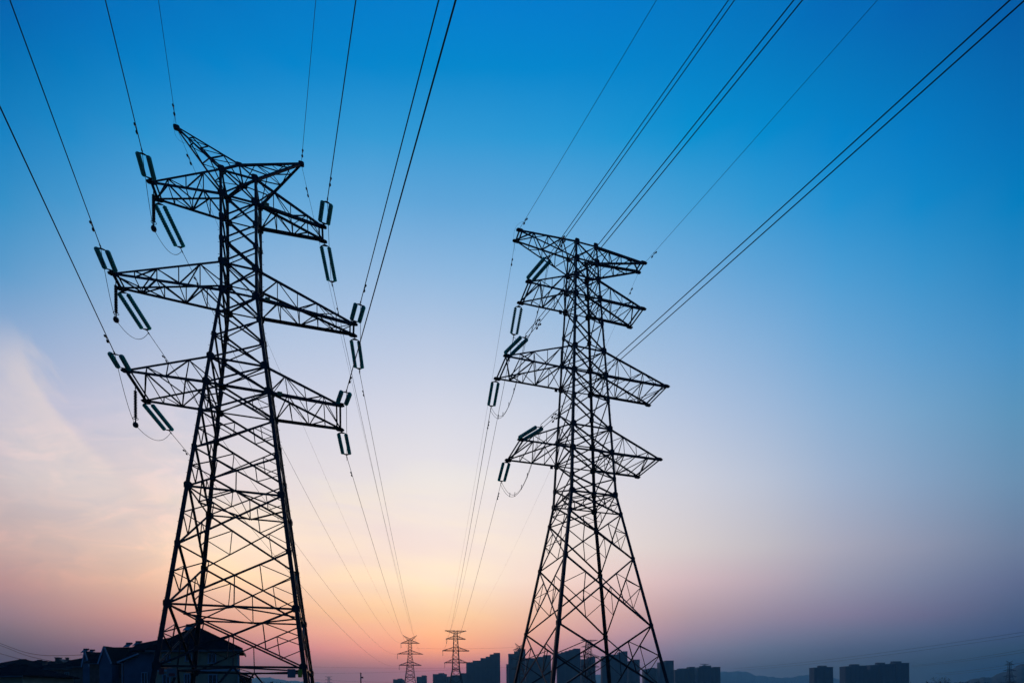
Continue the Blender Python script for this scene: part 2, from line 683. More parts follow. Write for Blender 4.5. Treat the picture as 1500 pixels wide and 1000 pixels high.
SAG = {('L', 0, 'L'): 6.5, ('L', 1, 'L'): 6.5, ('L', 2, 'L'): 6.5, ('L', 0, 'R'): 6.5, ('L', 1, 'R'): 6.5, ('L', 2, 'R'): 6.5,
       ('R', 1, 'L'): 6.5, ('R', 2, 'L'): 6.5, ('R', 3, 'L'): 6.5}
TW = {'L': "near left tower", 'R': "near right tower"}
TP = {'L': "near left tower's", 'R': "near right tower's"}
POS = {'L': (XL, YL, YAWL, 1.0), 'R': (XR, YR, YAWR, 1.0)}


def bez(P, C, Q, n=16):
    return [P * (1 - t) ** 2 + C * (2 * t * (1 - t)) + Q * t * t for t in [i / n for i in range(n + 1)]]


for tw, arm, side, ss, sw, word in NEAR:
    P0 = to_world(*POS[tw], tip_of(tw, arm, side, 'N'))
    F0 = to_world(*POS[tw], tip_of(tw, arm, side, 'F'))
    phi = PHI_L if tw == 'L' else PHI_R
    Ls = 2.866 if tw == 'L' else 4.149
    h = V((math.sin(phi), -math.cos(phi), 0))
    P1 = P0 + (h - V((0, 0, ss))).normalized() * Ls
    fphi = -.155 if tw == 'L' else -.19
    hf = V((math.sin(fphi), math.cos(fphi), 0))
    Lf, sf = FARS[(tw, arm, side)]
    F1 = F0 + (hf - V((0, 0, sf))).normalized() * Lf
    armw = f"{TP[tw]} {word} crossarm"
    spread, rad = (.60, .165) if tw == 'L' else (.58, .155)
    tension_set(P0, P1, spread, rad, f"glass insulators pulling towards the camera at the {armw}", "insulator sets")
    tension_set(F0, F1, spread, rad, f"glass insulators pulling away to the horizon at the {armw}", "insulator sets")
    Q0 = to_world(*FT['F' + tw], tip_of(tw, arm, side, 'N')) + V((0, -3.2, -.5))
    lat = V((h.y * .2, -h.x * .2, 1)).normalized()
    latf = V((hf.y * .25, -hf.x * .25, 1)).normalized()
    if tw == 'L':
        wire("power_cable", near_path(P1, phi, sw), .029, f"black cable rising overhead from the {armw}", "power line", "cables rising overhead", (1.9,))
        wire("power_cable", span_path(F1, Q0, SAG[(tw, arm, side)]), .022, f"thin cable sagging to the horizon from the {armw}", "power line", "cables sagging to the horizon", (2.6,))
        if side == 'L':
            A = (P0 + F0) / 2 + V((0, 0, -.05))
            drop = 2.75
            js = empty("insulator_set", A)
            tag(js, f"dark hanging insulator with a ball weight under the {armw}", "insulator", "hanging insulators with weights")
            mb = MB()
            mb.tube([V((0, 0, 0)), V((0, 0, -.25))], .03, 6)
            mb.build("link", 'fitting', js)
            mb = MB()
            nsd = 17
            disc_profile(mb, V((0, 0, -.25)), V((0, 0, -1)), nsd, (drop - .75) / nsd, .115)
            mb.build("insulator_string", 'black_ins', js)
            mb = MB()
            ring = [V((.17 * math.cos(2 * math.pi * i / 16), .17 * math.sin(2 * math.pi * i / 16), -drop + .46)) for i in range(17)]
            mb.tube(ring, .018, 5)
            mb.bar(ring[0], ring[8], .02)
            mb.build("grading_ring", 'fitting', js)
            mb = MB()
            mb.tube([V((0, 0, -drop + .52)), V((0, 0, -drop + .2))], .045, 6)
            mb.tube([V((0, 0, -drop + .2)), V((0, 0, -drop + .14)), V((0, 0, -drop)), V((0, 0, -drop - .14)), V((0, 0, -drop - .2))], [.05, .15, .19, .15, .05], 12)
            mb.build("weight", 'fitting', js)
            W = A + V((0, 0, -drop - .02))
            up1 = bez(P1, lerp(P1, W, .62) + V((0, 0, -.9)), W)
            dn1 = bez(W, lerp(W, F1, .62) + V((0, 0, -1.7)), F1, 20)
            wire("jumper_cable", up1 + dn1[1:], .018, f"slack jumper cable held by the ball weight under the {armw}", "jumper cable", "jumper loops")
        else:
            bot = (P1 + F1) / 2 + V((0, 0, -2.0))
            ctrl = bot * 2 - (P1 + F1) / 2
            wire("jumper_cable", bez(P1, ctrl, F1, 24), .018, f"slack jumper cable hanging beside the end of the {armw}", "jumper cable", "jumper loops")
    else:
        for s, sd in ((-1, "lower"), (1, "upper")):
            o1, o2 = lat * (s * .165), latf * (s * .165)
            wire("power_cable", near_path(P1 + o1, phi, sw), .025, f"{sd} twin cable rising overhead from the {armw}", "power line", "twin cables rising overhead", (2.2,))
            wire("power_cable", span_path(F1 + o2, Q0 + o2, SAG[(tw, arm, side)]), .017, f"{sd} twin cable sagging to the horizon from the {armw}", "power line", "twin cables sagging to the horizon", (2.4,))
            bot = (P1 + F1) / 2 + V((0, 0, -3.1 - .12 * s))
            ctrl = bot * 2 - (P1 + F1) / 2
            wire("jumper_cable", bez(P1 + o1, ctrl + o2 * 1.6, F1 + o2, 30), .017, f"{'upper' if s > 0 else 'lower'} slack twin jumper cable under the {armw}", "jumper cable", "twin jumper loops", spacer=(.5 if s < 0 else 0))

EARTH = [('L', 3, 'L', -.070, "left horn"), ('L', 3, 'R', .191, "right horn"), ('R', 0, 'L', .127, "flat arm's left end"), ('R', 0, 'R', .044, "flat arm's right end")]
for tw, arm, side, sw, word in EARTH:
    P0 = to_world(*POS[tw], tip_of(tw, arm, side, 'N'))
    F0 = to_world(*POS[tw], tip_of(tw, arm, side, 'F'))
    phi = PHI_L if tw == 'L' else PHI_R
    wire("earth_wire", near_path(P0, phi, sw), .015, f"thin earth wire rising overhead from the {TP[tw]} {word}", "power line", "earth wires rising overhead", (1.4,))
    Q0 = to_world(*FT['F' + tw], tip_of(tw, arm, side, 'N'))
    wire("earth_wire", span_path(F0, Q0, 5.0), .009 if side == 'R' and tw == 'R' else .013, f"thin earth wire running to the horizon from the {TP[tw]} {word}", "power line", "earth wires running to the horizon", (2.0,))
    hh = V((math.sin(phi), -math.cos(phi), 0))
    if side == 'L':
        a = P0 + hh * .9
        b = F0 + V((0, 1.0, -.1))
        out = V((-.7, 0, .9)) if tw == 'R' else V((-.6, 0, -.6))
        wire("jumper_cable", bez(a, (a + b) / 2 + out * 1.2, b, 14), .008, f"small bare jumper loop at the {TP[tw]} {word}", "jumper cable", "earth wire jumpers")


# jumper strings on the two distant line towers
for key, arms, tw in (('FL', (0, 1, 2), 'L'), ('FR', (1, 2, 3), 'R')):
    for a_, w_ in zip(arms, ("top", "middle", "bottom")):
        p = to_world(*FT[key], tip_of(tw, a_, 'L', 'N'))
        mb = MB()
        mb.tube([V((0, 0, 0)), V((0, 0, -.3)), V((0, 0, -2.6)), V((0, 0, -2.9)), V((0, 0, -3.2))], [.05, .12, .12, .2, .1], 6)
        o = mb.build("insulator_string", 'black_ins')
        o.location = p
        tag(o, f"tiny hanging insulator under the {w_} left crossarm of the distant {'two-horned' if key == 'FL' else 'flat-topped'} tower", "insulator", "insulators on the distant towers")

# signs and phase plates on the near towers


def sign(p, w, h, mats, label, yaw, cat="sign"):
    root = empty("warning_sign", p, yaw)
    tag(root, label, cat)
    mb = MB()
    mb.plate(V((0, 0, 0)), (1, 0, 0), (0, 0, 1), w, h, .02, .08)
    mb.build("plate", mats[0], root)
    if len(mats) > 1:
        mb = MB()
        mb.plate(V((0, -.014, -h * .22)), (1, 0, 0), (0, 0, 1), w * .62, h * .34, .006, .3)
        mb.build("symbol", mats[1], root)
    return root


def on_left_face(px, py):
    # point on the near face of the left tower (local y = -half)
    c, s = math.cos(YAWL), math.sin(YAWL)
    y0 = -TL.half(7.3) - .16
    best = None
    for i in range(-600, 601):
        u = i * .01
        p = V((XL + u * c - y0 * s, YL + u * s + y0 * c, 0))
        a = at(px, py, p.y)
        if best is None or abs(a.x - p.x) < best[0]:
            best = (abs(a.x - p.x), V((p.x, p.y, a.z)))
    return best[1]


sign(on_left_face(427, 985.5), .52, .62, ('plate_white',), "pale square sign on the low beam by the near left tower's right leg", YAWL)
sign(on_left_face(439.5, 985.5), .28, .58, ('plate_yellow',), "narrow yellow sign on the low beam by the near left tower's right leg", YAWL)
sign(on_left_face(252, 984.5), .56, .60, ('plate_white', 'plate_red'), "white sign with a red mark on the low beam near the left tower's left leg", YAWL)
sign(on_left_face(236.5, 982.5), .30, .42, ('plate_red',), "small red sign on the low beam beside the left tower's left leg", YAWL)
for (up, low, la, lb, g, h, n), w in zip(ARML, ("top", "middle", "bottom")):
    p = to_world(*POS['L'], V((TL.half(TL.z[low]) + .75, -TL.half(TL.z[low]) - .12, TL.z[low] - .05)))
    mb = MB()
    mb.plate(V((0, 0, 0)), (1, 0, 0), (0, 0, 1), .34, .28, .03, .2)
    o = mb.build("phase_plate", 'plate_ochre')
    o.location = p
    o.rotation_euler = (0, 0, YAWL)
    tag(o, f"small ochre plate by the root of the near left tower's {w} right crossarm", "sign", "phase plates of the left tower")
for (up, low, la, lb, g, h, n), w in zip(ARMR[1:], ("upper", "middle", "lower")):
    p = to_world(*POS['R'], V((-TR.half(TR.z[low]) - .55, TR.half(TR.z[low]) - .2, TR.z[low] - .22)))
    mb = MB()
    mb.plate(V((0, 0, 0)), (1, 0, 0), (0, 0, 1), .3, .4, .03, .1)
    o = mb.build("phase_plate", 'steel')
    o.location = p
    o.rotation_euler = (0, 0, YAWR)
    tag(o, f"small dark plate hanging by the root of the near right tower's {w} left crossarm", "sign", "phase plates of the right tower")


# --------------------------------------------------------- ground and hills
def grid_obj(name, fn, nx, ny, mat):
    mb = MB()
    vs = [fn(i / nx, j / ny) for j in range(ny + 1) for i in range(nx + 1)]
    fs = [(j * (nx + 1) + i, j * (nx + 1) + i + 1, (j + 1) * (nx + 1) + i + 1, (j + 1) * (nx + 1) + i) for j in range(ny) for i in range(nx)]
    mb.add(vs, fs)
    return mb.build(name, mat, smooth=True)


tag(grid_obj("ground", lambda u, v: V((-7000 + 14000 * u, -1500 + 11000 * v, 0)), 8, 8, 'ground'), kind="structure")


def hill(px0, px1, D, prof, depth, seed):
    rnd = random.Random(seed)
    ph = [rnd.random() * 6.28 for _ in range(8)]

    def height(px):
        for (a, ya), (b, yb) in zip(prof, prof[1:]):
            if a <= px <= b:
                t = (px - a) / (b - a)
                t = t * t * (3 - 2 * t)
                return ya + (yb - ya) * t
        return prof[-1][1]

    def fn(u, v):
        px = px0 + (px1 - px0) * u
        top = at(px, height(px), D)
        zt = top.z + sum(math.sin(px * f * .7 + ph[k]) * .9 / (k + 1) for k, f in enumerate((.5, .9, 1.7, 3.1, 5.3))) * D / 1500
        prof_v = math.sin(math.pi * min(1, v)) ** .8
        y = D + (v - .5) * depth
        return V((top.x * y / D, y, max(-1, zt * prof_v + math.sin(u * 40 + v * 9 + ph[6]) * 1.2 * prof_v - .5)))
    return tag(grid_obj("hill", fn, 160, 24, 'hill'), kind="structure")


hill(1020, 1230, 4300, [(1020, 986), (1054, 983), (1090, 982.5), (1112, 989), (1150, 992), (1180, 988), (1200, 986), (1230, 994)], 900, 1)
hill(1330, 1640, 1500, [(1330, 1002), (1400, 999), (1450, 991), (1470, 984.5), (1500, 972), (1560, 955), (1640, 985)], 1000, 2)
hill(330, 640, 4200, [(330, 1000), (385, 991), (425, 996), (470, 999), (520, 1001), (640, 1004)], 900, 3)
hill(-220, 60, 2200, [(-220, 985), (-90, 975), (0, 985), (60, 998)], 700, 4)
hill(860, 900, 4000, [(860, 1002), (872, 988), (884, 986), (900, 1002)], 900, 5)


# --------------------------------------------------------- apartment blocks
def block(x0, x1, D, steps, label, depth=16, houses=()):
    """steps: (xa, xb, y top) wings side by side; houses: (xa, xb, y top) roof structures"""
    c = at((x0 + x1) / 2, 1000, D)
    root = empty("apartment_block", (c.x, D, 0))
    tag(root, label, "apartment block", "apartment blocks on the horizon")
    rnd = random.Random(int(x0 * 7))
    for (a, b, y) in steps:
        pa, pb = at(a, y, D), at(b, y, D)
        z = (pa.z + pb.z) / 2
        mb = MB()
        xa, xb = pa.x - c.x, pb.x - c.x
        dep = depth * rnd.uniform(.85, 1.1)
        fr = rnd.uniform(-3.5, 0)
        mb.box((xa, fr, 0), (xb, fr + dep, z))
        mb.box((xa - .15, fr - .15, z), (xb + .15, fr + dep + .15, z + .9))
        w = mb.build("wall", 'concrete', root)
        n = max(1, int((xb - xa) / 6.5))
        for k in range(n):
            u0 = xa + (xb - xa) * (k + .22) / n
            u1 = xa + (xb - xa) * (k + .60) / n
            bb = MB()
            zf = 3.0
            while zf < z - 2.5:
                bb.box((u0, fr - 1.1, zf), (u1, fr - .003, zf + 1.15))
                zf += 2.9
            bb.box((u0 + .1, fr - .35, 0.5), (u0 + (u1 - u0) * .2, fr - .004, z - 1.0))
            bb.build("balcony_stack", 'concrete2', w)
    for (a, b, y) in houses:
        pa, pb = at(a, y, D), at(b, y, D)
        z = (pa.z + pb.z) / 2
        zb = min((at((s[0] + s[1]) / 2, s[2], D).z for s in steps if s[0] < (a + b) / 2 < s[1]), default=z - 5)
        mb = MB()
        mb.box((pa.x - c.x, 3, zb + .5), (pb.x - c.x, 10, z))
        mb.build("roof_house", 'concrete', root)


block(576, 590, 1000, [(576, 590, 995)], "low dark apartment block touching the distant two-horned tower's left foot", houses=[(582, 588.5, 993)])
block(610.5, 624, 1000, [(610.5, 618, 991), (618, 624, 989.2)], "small dark apartment block just right of the distant two-horned tower")
block(634, 653, 950, [(634, 653, 987.2)], "square dark apartment block left of the distant flat-topped tower", houses=[(642, 650, 985)])
block(654.5, 683, 950, [(654.5, 660, 991), (660, 674, 989), (674, 683, 986)], "low dark apartment block behind the foot of the distant flat-topped tower")
block(683, 732.4, 900, [(683, 692.5, 970), (692.5, 704, 967.7), (704, 711.5, 964), (711.5, 717.4, 961.8), (717.4, 723, 958.4), (723, 732.4, 956.4)], "broad dark block, roofline stepping up rightwards, just right of the distant flat-topped tower")
block(741.6, 769.5, 880, [(741.6, 744.5, 972.8), (744.5, 753, 957.6), (753, 758.5, 954), (758.5, 769.5, 951)], "dark apartment block behind the left leg of the near right tower")
block(770, 807, 900, [(770, 788.5, 964), (788.5, 796, 962), (796, 807, 959.6)], "dark apartment block between the left two legs of the near right tower")
block(816, 850, 880, [(816, 822, 957), (822, 828, 955.3), (828, 834, 953.6), (834, 840, 951.8), (840, 850, 950)], "tallest dark apartment block with sloping roof steps behind the near right tower")
block(851, 872, 920, [(851, 861, 965.5), (861, 872, 963)], "dark apartment block below the distant flat-topped tower behind the near right tower")
block(882, 919, 900, [(882, 894, 961), (894, 906, 958.8), (906, 912, 955.5), (912, 919, 954)], "dark apartment block behind the front right leg of the near right tower")
block(919.6, 937, 930, [(919.6, 929, 968.4), (929, 937, 966)], "narrow dark apartment block left of the near right tower's outer right leg")
block(944, 965.5, 960, [(944, 951, 980), (951, 965.5, 978.7)], "low dark apartment block at the foot of the near right tower's outer right leg", houses=[(954, 960, 977)])
block(965.9, 986.8, 930, [(965.9, 974.7, 970), (974.7, 986.8, 967.5)], "tall narrow dark apartment block just right of the near right tower")
block(988.6, 1017.4, 985, [(988.6, 995, 981), (995, 1009, 979), (1009, 1017.4, 976.8)], "left one of the twin wide dark apartment blocks right of the near right tower")
block(1021.2, 1055, 960, [(1021.2, 1028, 977.4), (1028, 1041, 975), (1041, 1045, 978.4), (1045, 1055, 976.8)], "right one of the twin wide dark blocks, a tiny tower above its roof")
block(1191.7, 1219, 900, [(1191.7, 1203, 977.8), (1203, 1219, 977)], "lone dark apartment block with a square roof house, left of the pair at right", houses=[(1202, 1212.5, 974)])
block(1238, 1268, 900, [(1238, 1250, 976), (1250, 1268, 975)], "dark apartment block with a centred roof house, middle one at right", houses=[(1249, 1260.5, 972)])
block(1268.6, 1330, 905, [(1268.6, 1275, 980.5), (1275, 1288, 974), (1288, 1299, 973), (1299, 1311, 972.4), (1311, 1330, 971)], "widest dark apartment block at right, with two roof houses", houses=[(1287.5, 1298.5, 969.6), (1310.5, 1322.5, 967.6)])


# ------------------------------------------------------------------- houses
def poly(mb, pts):
    mb.add(pts, [tuple(range(len(pts)))])


def slab(mb, pts, t=.14):
    """a roof plane with thickness"""
    a = [V(p) for p in pts]
    n = (a[1] - a[0]).cross(a[2] - a[0]).normalized()
    if n.z < 0:
        n = -n
    mb.prism(a, [p + n * t for p in a])


def window(root, o, px0, py0, px1, py1, D, frame=.09):
    a, b = at(px0, py1, D), at(px1, py0, D)
    w = MB()
    y = D - .06
    fx = frame
    lo, hi = (a.x - o.x, a.z - o.z), (b.x - o.x, b.z - o.z)
    yy = y - o.y
    w.box((lo[0] - fx, yy - .06, hi[1]), (hi[0] + fx, yy + .05, hi[1] + fx))
    w.box((lo[0] - fx * 1.6, yy - .10, lo[1] - fx), (hi[0] + fx * 1.6, yy + .05, lo[1]))
    w.box((lo[0] - fx, yy - .06, lo[1]), (lo[0], yy + .05, hi[1]))
    w.box((hi[0], yy - .06, lo[1]), (hi[0] + fx, yy + .05, hi[1]))
    mx = (lo[0] + hi[0]) / 2
    w.box((mx - .035, yy - .04, lo[1]), (mx + .035, yy + .05, hi[1]))
    wo = w.build("window", 'trim', root)
    p = MB()
    p.box((lo[0], yy, lo[1]), (hi[0], yy + .045, hi[1]))
    p.build("pane", 'pane', wo)


def water_heater(p, s, label):
    root = empty("water_heater", p)
    tag(root, label, "water heater", "solar water heaters on the roofs")
    mb = MB()
    mb.tube([V((-.9, 0, .9)) * s, V((-.8, 0, .9)) * s, V((.8, 0, .9)) * s, V((.9, 0, .9)) * s], [.12 * s, .26 * s, .26 * s, .12 * s], 12)
    mb.build("tank", 'tank', root)
    mb = MB()
    mb.bar(V((0, -1.3, -.25)) * s, V((0, -.1, .72)) * s, 1.6 * s, .08 * s, (0, .6, -.7))
    mb.build("collector", 'pane', root)
    mb = MB()
    for x in (-.7, .7):
        mb.bar(V((x, .05, .75)) * s, V((x, .3, -1.0)) * s, .06 * s)
        mb.bar(V((x, -1.25, -.25)) * s, V((x, -1.25, -1.0)) * s, .06 * s)
    mb.build("stand", 'steel', root)


def gable_along_x(mb_roof, mb_wall, x0, x1, y0, y1, ze, zr, ov=.5, cut0=0, cut1=0):
    """roof with its ridge left-right; cut0/cut1 hip the ends"""
    ym = (y0 + y1) / 2
    A, B = V((x0 - ov, y0 - ov, ze)), V((x1 + ov, y0 - ov, ze))
    C, Dd = V((x1 + ov, y1 + ov, ze)), V((x0 - ov, y1 + ov, ze))
    R0, R1 = V((x0 - ov + cut0, ym, zr)), V((x1 + ov - cut1, ym, zr))
    slab(mb_roof, [A, B, R1, R0])
    slab(mb_roof, [C, Dd, R0, R1])
    slab(mb_roof, [Dd, A, R0]) if cut0 else poly(mb_wall, [V((x0, y0, ze)), V((x0, y1, ze)), V((x0, ym, zr - .1))])
    slab(mb_roof, [B, C, R1]) if cut1 else poly(mb_wall, [V((x1, y0, ze)), V((x1, y1, ze)), V((x1, ym, zr - .1))])
    rt = MB()
    rt.tube([R0 + V((0, 0, .1)), R1 + V((0, 0, .1))], .13, 6)
    return rt


# main house behind the left tower's foot
DH = 60.0
pl, pr = at(226, 952, DH), at(351, 953, DH)
o = V(((pl.x + pr.x) / 2, DH, 0))
main = empty("house", o)
tag(main, "pale hip-roofed house with white framed windows behind the near left tower's foot", "house")
ze = (pl.z + pr.z) / 2
hw = (pr.x - pl.x) / 2
apex = at(287, 921, DH + 3.2)
DEP = 6.4                                   # the right-hand wall runs back at an angle
hb = hw + o.x - (hw + o.x) + (pr.x * (DH + DEP) / DH - o.x) - .1
mb = MB()
mb.prism([V((-hw, 0, 0)), V((hw, 0, 0)), V((hb, DEP, 0)), V((-hw, DEP, 0))], [V((-hw, 0, ze)), V((hw, 0, ze)), V((hb, DEP, ze)), V((-hw, DEP, ze))])
mw = mb.build("wall", 'wall', main)
mb = MB()
ov = .55
cs = [V((-hw - ov, -ov, ze)), V((hw + ov, -ov, ze)), V((hb + ov, DEP + ov, ze)), V((-hw - ov, DEP + ov, ze))]
ax = apex.x - o.x
R0, R1 = V((ax - .35, 3.2, apex.z)), V((ax + .35, 3.2, apex.z))
slab(mb, [cs[0], cs[1], R1, R0])
slab(mb, [cs[1], cs[2], R1])
slab(mb, [cs[2], cs[3], R0, R1])
slab(mb, [cs[3], cs[0], R0])
rf = mb.build("roof", 'roof', main)
mb = MB()
for a, b in ((R0, R1), (R0, cs[0]), (R1, cs[1]), (R1, cs[2]), (R0, cs[3])):
    mb.tube([a + V((0, 0, .14)), b + V((0, 0, .14))], .12, 6)
mb.build("ridge_cap", 'roof', rf)
mb = MB()
mb.box((-hw - ov - .06, -ov - .14, ze - .16), (hw + ov + .06, -ov - .004, ze + .06))
mb.bar(V((hw + ov + .05, -ov, ze - .05)), V((hb + ov + .05, DEP + ov, ze - .05)), .12, .2)
mb.build("gutter", 'gutter', rf)
mb = MB()
zb = at(300, 981, DH).z
mb.box((-hw - .06, -.08, zb - .12), (hw + .06, -.003, zb + .10))
mb.build("string_course", 'trim', mw)
mb = MB()
mb.tube([V((hw - .12, -.12, ze - .1)), V((hw - .12, -.12, 0))], .055, 6)
mb.build("downpipe", 'trim', mw)
for w in ((306.5, 957, 316, 970), (273, 957.5, 281, 967), (307, 988, 317.5, 1003), (271.5, 987, 278.5, 1003), (240, 958, 249, 969), (240, 988, 249, 1003)):
    window(main, o, *w, DH)
# porch at its right
a, b = at(351.5, 981.5, DH + 1.5), at(374, 992.5, DH + 1.5)
mb = MB()
x0, x1 = a.x - o.x + .01, b.x - o.x
slab(mb, [V((x0 - .5, .9, a.z)), V((x1, .9, b.z)), V((x1 - .9, 2.9, b.z)), V((x0 - 1.8, 2.9, a.z))])
mb.build("porch_roof", 'roof', main)
mb = MB()
P_ = [(x0 - .85, 1.5), (x1 - .5, 1.5), (x1 - 1.0, 2.7), (x0 - 1.4, 2.7)]
mb.prism([V((x, y, 0)) for x, y in P_], [V((x, y, a.z - .12 if k in (0, 3) else b.z - .02)) for k, (x, y) in enumerate(P_)])
mb.build("porch_wall", 'brick', main)
# left wing, set back, with a ridge that runs away to the left
q0, q1 = at(250, 934.5, DH + 7), at(200, 944.2, DH + 10)
e0, e1 = at(226, 953, DH + 1.0), at(204, 955.5, DH + 1.8)
mb = MB()
mb.box((e1.x - o.x + .25, 1.3, 0), (-hw - .005, 11, e0.z - .05))
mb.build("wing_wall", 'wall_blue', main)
mb = MB()
slab(mb, [V((e1.x - o.x - .3, .6, e1.z)), V((e0.x - o.x, .6, e0.z)), V((q0.x - o.x, 7, q0.z)), V((q1.x - o.x, 10, q1.z))])
slab(mb, [V((q1.x - o.x, 10, q1.z)), V((q0.x - o.x, 7, q0.z)), V((q0.x - o.x, 14, e0.z)), V((q1.x - o.x, 15, e1.z))])
mb.build("wing_roof", 'roof', main)
window(main, o, 209, 985, 216, 1000, DH + 1.3)
water_heater(at(279.5, 919, DH + 2.9) + V((0, 0, -.25)), .62, "pale solar water heater on the ridge of the hip-roofed house behind the tower's foot")


def row_house(px0, px1, D, depth, ye, yr, gable, label, wm, cuts=(0, 0), heaters=(), lights=()):
    a, b = at(px0, ye, D), at(px1, ye, D)
    o = V(((a.x + b.x) / 2, D, 0))
    hw = (b.x - a.x) / 2
    root = empty("house", o)
    tag(root, label, "house", "row of dark houses at the left")
    ze = (a.z + b.z) / 2
    zr = at((px0 + px1) / 2, yr, D + depth / 2).z
    wb, rb = MB(), MB()
    wb.box((-hw, 0, 0), (hw, depth, ze))
    rt = gable_along_x(rb, wb, -hw, hw, 0, depth, ze, zr, .45, *cuts)
    wo = wb.build("wall", wm, root)
    ro = rb.build("roof", 'roof', root)
    rt.build("ridge_cap", 'roof', ro)
    if gable:
        gx0, gx1, gy, ga, gyt = gable       # left, right pixel, eave y, apex pixel x, y
        Dg = D - 1.6
        A, B, T_ = at(gx0, gy, Dg), at(gx1, gy - 1.5, Dg), at(ga, gyt, Dg)
        A, B, T_ = [p - o for p in (A, B, T_)]
        zz = (A.z + B.z) / 2
        A.z = B.z = zz
        g = MB()
        g.prism([V((A.x + .1, A.y + .12, 0)), V((B.x - .1, A.y + .12, 0)), V((B.x - .1, A.y + .12, zz)), V((T_.x, A.y + .12, T_.z - .15)), V((A.x + .1, A.y + .12, zz))],
                [V((A.x + .1, depth * .4, 0)), V((B.x - .1, depth * .4, 0)), V((B.x - .1, depth * .4, zz)), V((T_.x, depth * .4, T_.z - .15)), V((A.x + .1, depth * .4, zz))])
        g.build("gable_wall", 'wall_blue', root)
        g = MB()
        for E_ in (A, B):
            E2 = V((E_.x, depth * .55, E_.z))
            T2 = V((T_.x, depth * .55, T_.z))
            slab(g, [E_, T_, T2, E2], .1)
        g.build("gable_roof", 'roof', root)
        f = MB()
        for E_ in (A, B):
            f.bar(E_ + V((0, -.05, .02)), T_ + V((0, -.05, .02)), .05, .2, (0, 0, 1))
        f.build("bargeboard", 'trim', root)
    for (w0, w1, w2, w3) in lights:
        window(root, o, w0, w1, w2, w3, D, .06)
    f = MB()
    f.box((-hw - .5, -.60, ze - .12), (hw + .5, -.46, ze + .05))
    f.build("gutter", 'gutter', ro)
    if not gable and hw > 2.5:
        q = MB()
        x = -hw * .25
        zd = ze + (zr - ze) * .62
        q.prism([V((x - .7, depth * .18, ze + .1)), V((x + .7, depth * .18, ze + .1)), V((x + .7, depth * .18, zd)), V((x, depth * .18, zd + .55)), V((x - .7, depth * .18, zd))],
                [V((x - .7, depth * .5, ze + .1)), V((x + .7, depth * .5, ze + .1)), V((x + .7, depth * .5, zd)), V((x, depth * .5, zd + .55)), V((x - .7, depth * .5, zd))])
        q.build("dormer", wm, root)
    return root


row_house(131, 204, 76, 10, 971, 949.5, (143.5, 163.5, 972.5, 152.5, 946), "dark row house with a steep front gable nearest the hip-roofed house", 'brick', lights=((166, 978, 172, 992), (148, 980, 156, 992)))
# low gable wall in front of it
a, b, c = at(175, 970, 72), at(204, 957.5, 72), at(204, 1000, 72)
shed = empty("house", V((b.x, 72, 0)))
tag(shed, "bluish side wall under a lean-to roof between the steep-gabled house and the hip-roofed house", "house", "row of dark houses at the left")
mb = MB()
xa = at(181, 970, 72).x - b.x
mb.prism([V((xa, 0, 0)), V((0, 0, 0)), V((0, 0, b.z - .15)), V((xa, 0, a.z + (b.z - a.z) * .2 - .15))],
         [V((xa, 6, 0)), V((0, 6, 0)), V((0, 6, b.z - .15)), V((xa, 6, a.z + (b.z - a.z) * .2 - .15))])
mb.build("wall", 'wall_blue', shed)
mb = MB()
slab(mb, [V((a.x - b.x, -.4, a.z)), V((.15, -.4, b.z)), V((.15, 6, b.z)), V((a.x - b.x, 6, a.z))], .18)
mb.build("roof", 'roof', shed)
mb = MB()
mb.bar(V((a.x - b.x, -.45, a.z + .02)), V((.15, -.45, b.z + .02)), .06, .2, (0, 0, 1))
mb.build("bargeboard", 'trim', shed)
mb = MB()
mb.tube([V((xa - .12, -.1, a.z)), V((xa - .12, -.1, 0))], .06, 6)
mb.build("downpipe", 'trim', shed)

row_house(106, 152, 88, 10, 976, 956.5, (119.5, 131.5, 977, 124, 953.2), "dark row house with a small pale-edged gable, second from the hip-roofed house", 'brick', lights=((134, 982, 139, 994),))
row_house(47, 113, 100, 12, 979, 963.8, None, "long low dark house with roof chimneys and a sloping left end at left", 'brick', cuts=(5.5, .0), lights=((78, 984, 84, 996), (96, 984, 101, 996)))
row_house(33, 66, 118, 10, 982, 969.3, None, "small dark flat-ridged house behind the long low house at left", 'brick', cuts=(2.0, 1.0))
row_house(16, 45, 112, 9, 977, 967.2, None, "small dark hip-roofed house, second from the photo's left edge", 'wall_blue', cuts=(2.1, 2.1))
row_house(-14, 17, 108, 9, 975, 966.3, None, "small dark hip-roofed house cut by the photo's left edge", 'wall_blue', cuts=(2.2, 1.6))
row_house(-30, 33, 60, 7, 990, 975.5, None, "dim greenish lean house in the lower left corner", 'wall', cuts=(.5, 3.2))


def chimney(px, py, D, s, label):
    p = at(px, py, D)
    mb = MB()
    mb.box((-.28 * s, -.28 * s, -1.4), (.28 * s, .28 * s, -.12))
    mb.box((-.36 * s, -.36 * s, -.12), (.36 * s, .36 * s, 0))
    o = mb.build("chimney", 'brick')
    o.location = p
    tag(o, label, "chimney", "chimneys on the row houses")


chimney(66, 967, 104, 1.0, "small chimney at the left end of the long low house's roof")
chimney(85.5, 962.3, 104, 1.3, "squat wide chimney in the middle of the long low house's roof")
chimney(98.5, 962.4, 104, .7, "narrow chimney right of the squat wide one on the long low house")
water_heater(at(189.5, 947.2, 81) + V((0, 0, .1)), .55, "dark water heater on the ridge of the steep-gabled row house")
water_heater(at(203.5, 945, 80) + V((0, 0, .1)), .55, "dark water heater beside the left end of the hip-roofed house's roof")
water_heater(at(126.5, 955.2, 92) + V((0, 0, .1)), .55, "dark water heater just right of the small pale-edged gable")
water_heater(at(135.5, 956, 93) + V((0, 0, .1)), .5, "dark water heater on the ridge right of the small pale-edged gable, farther along")


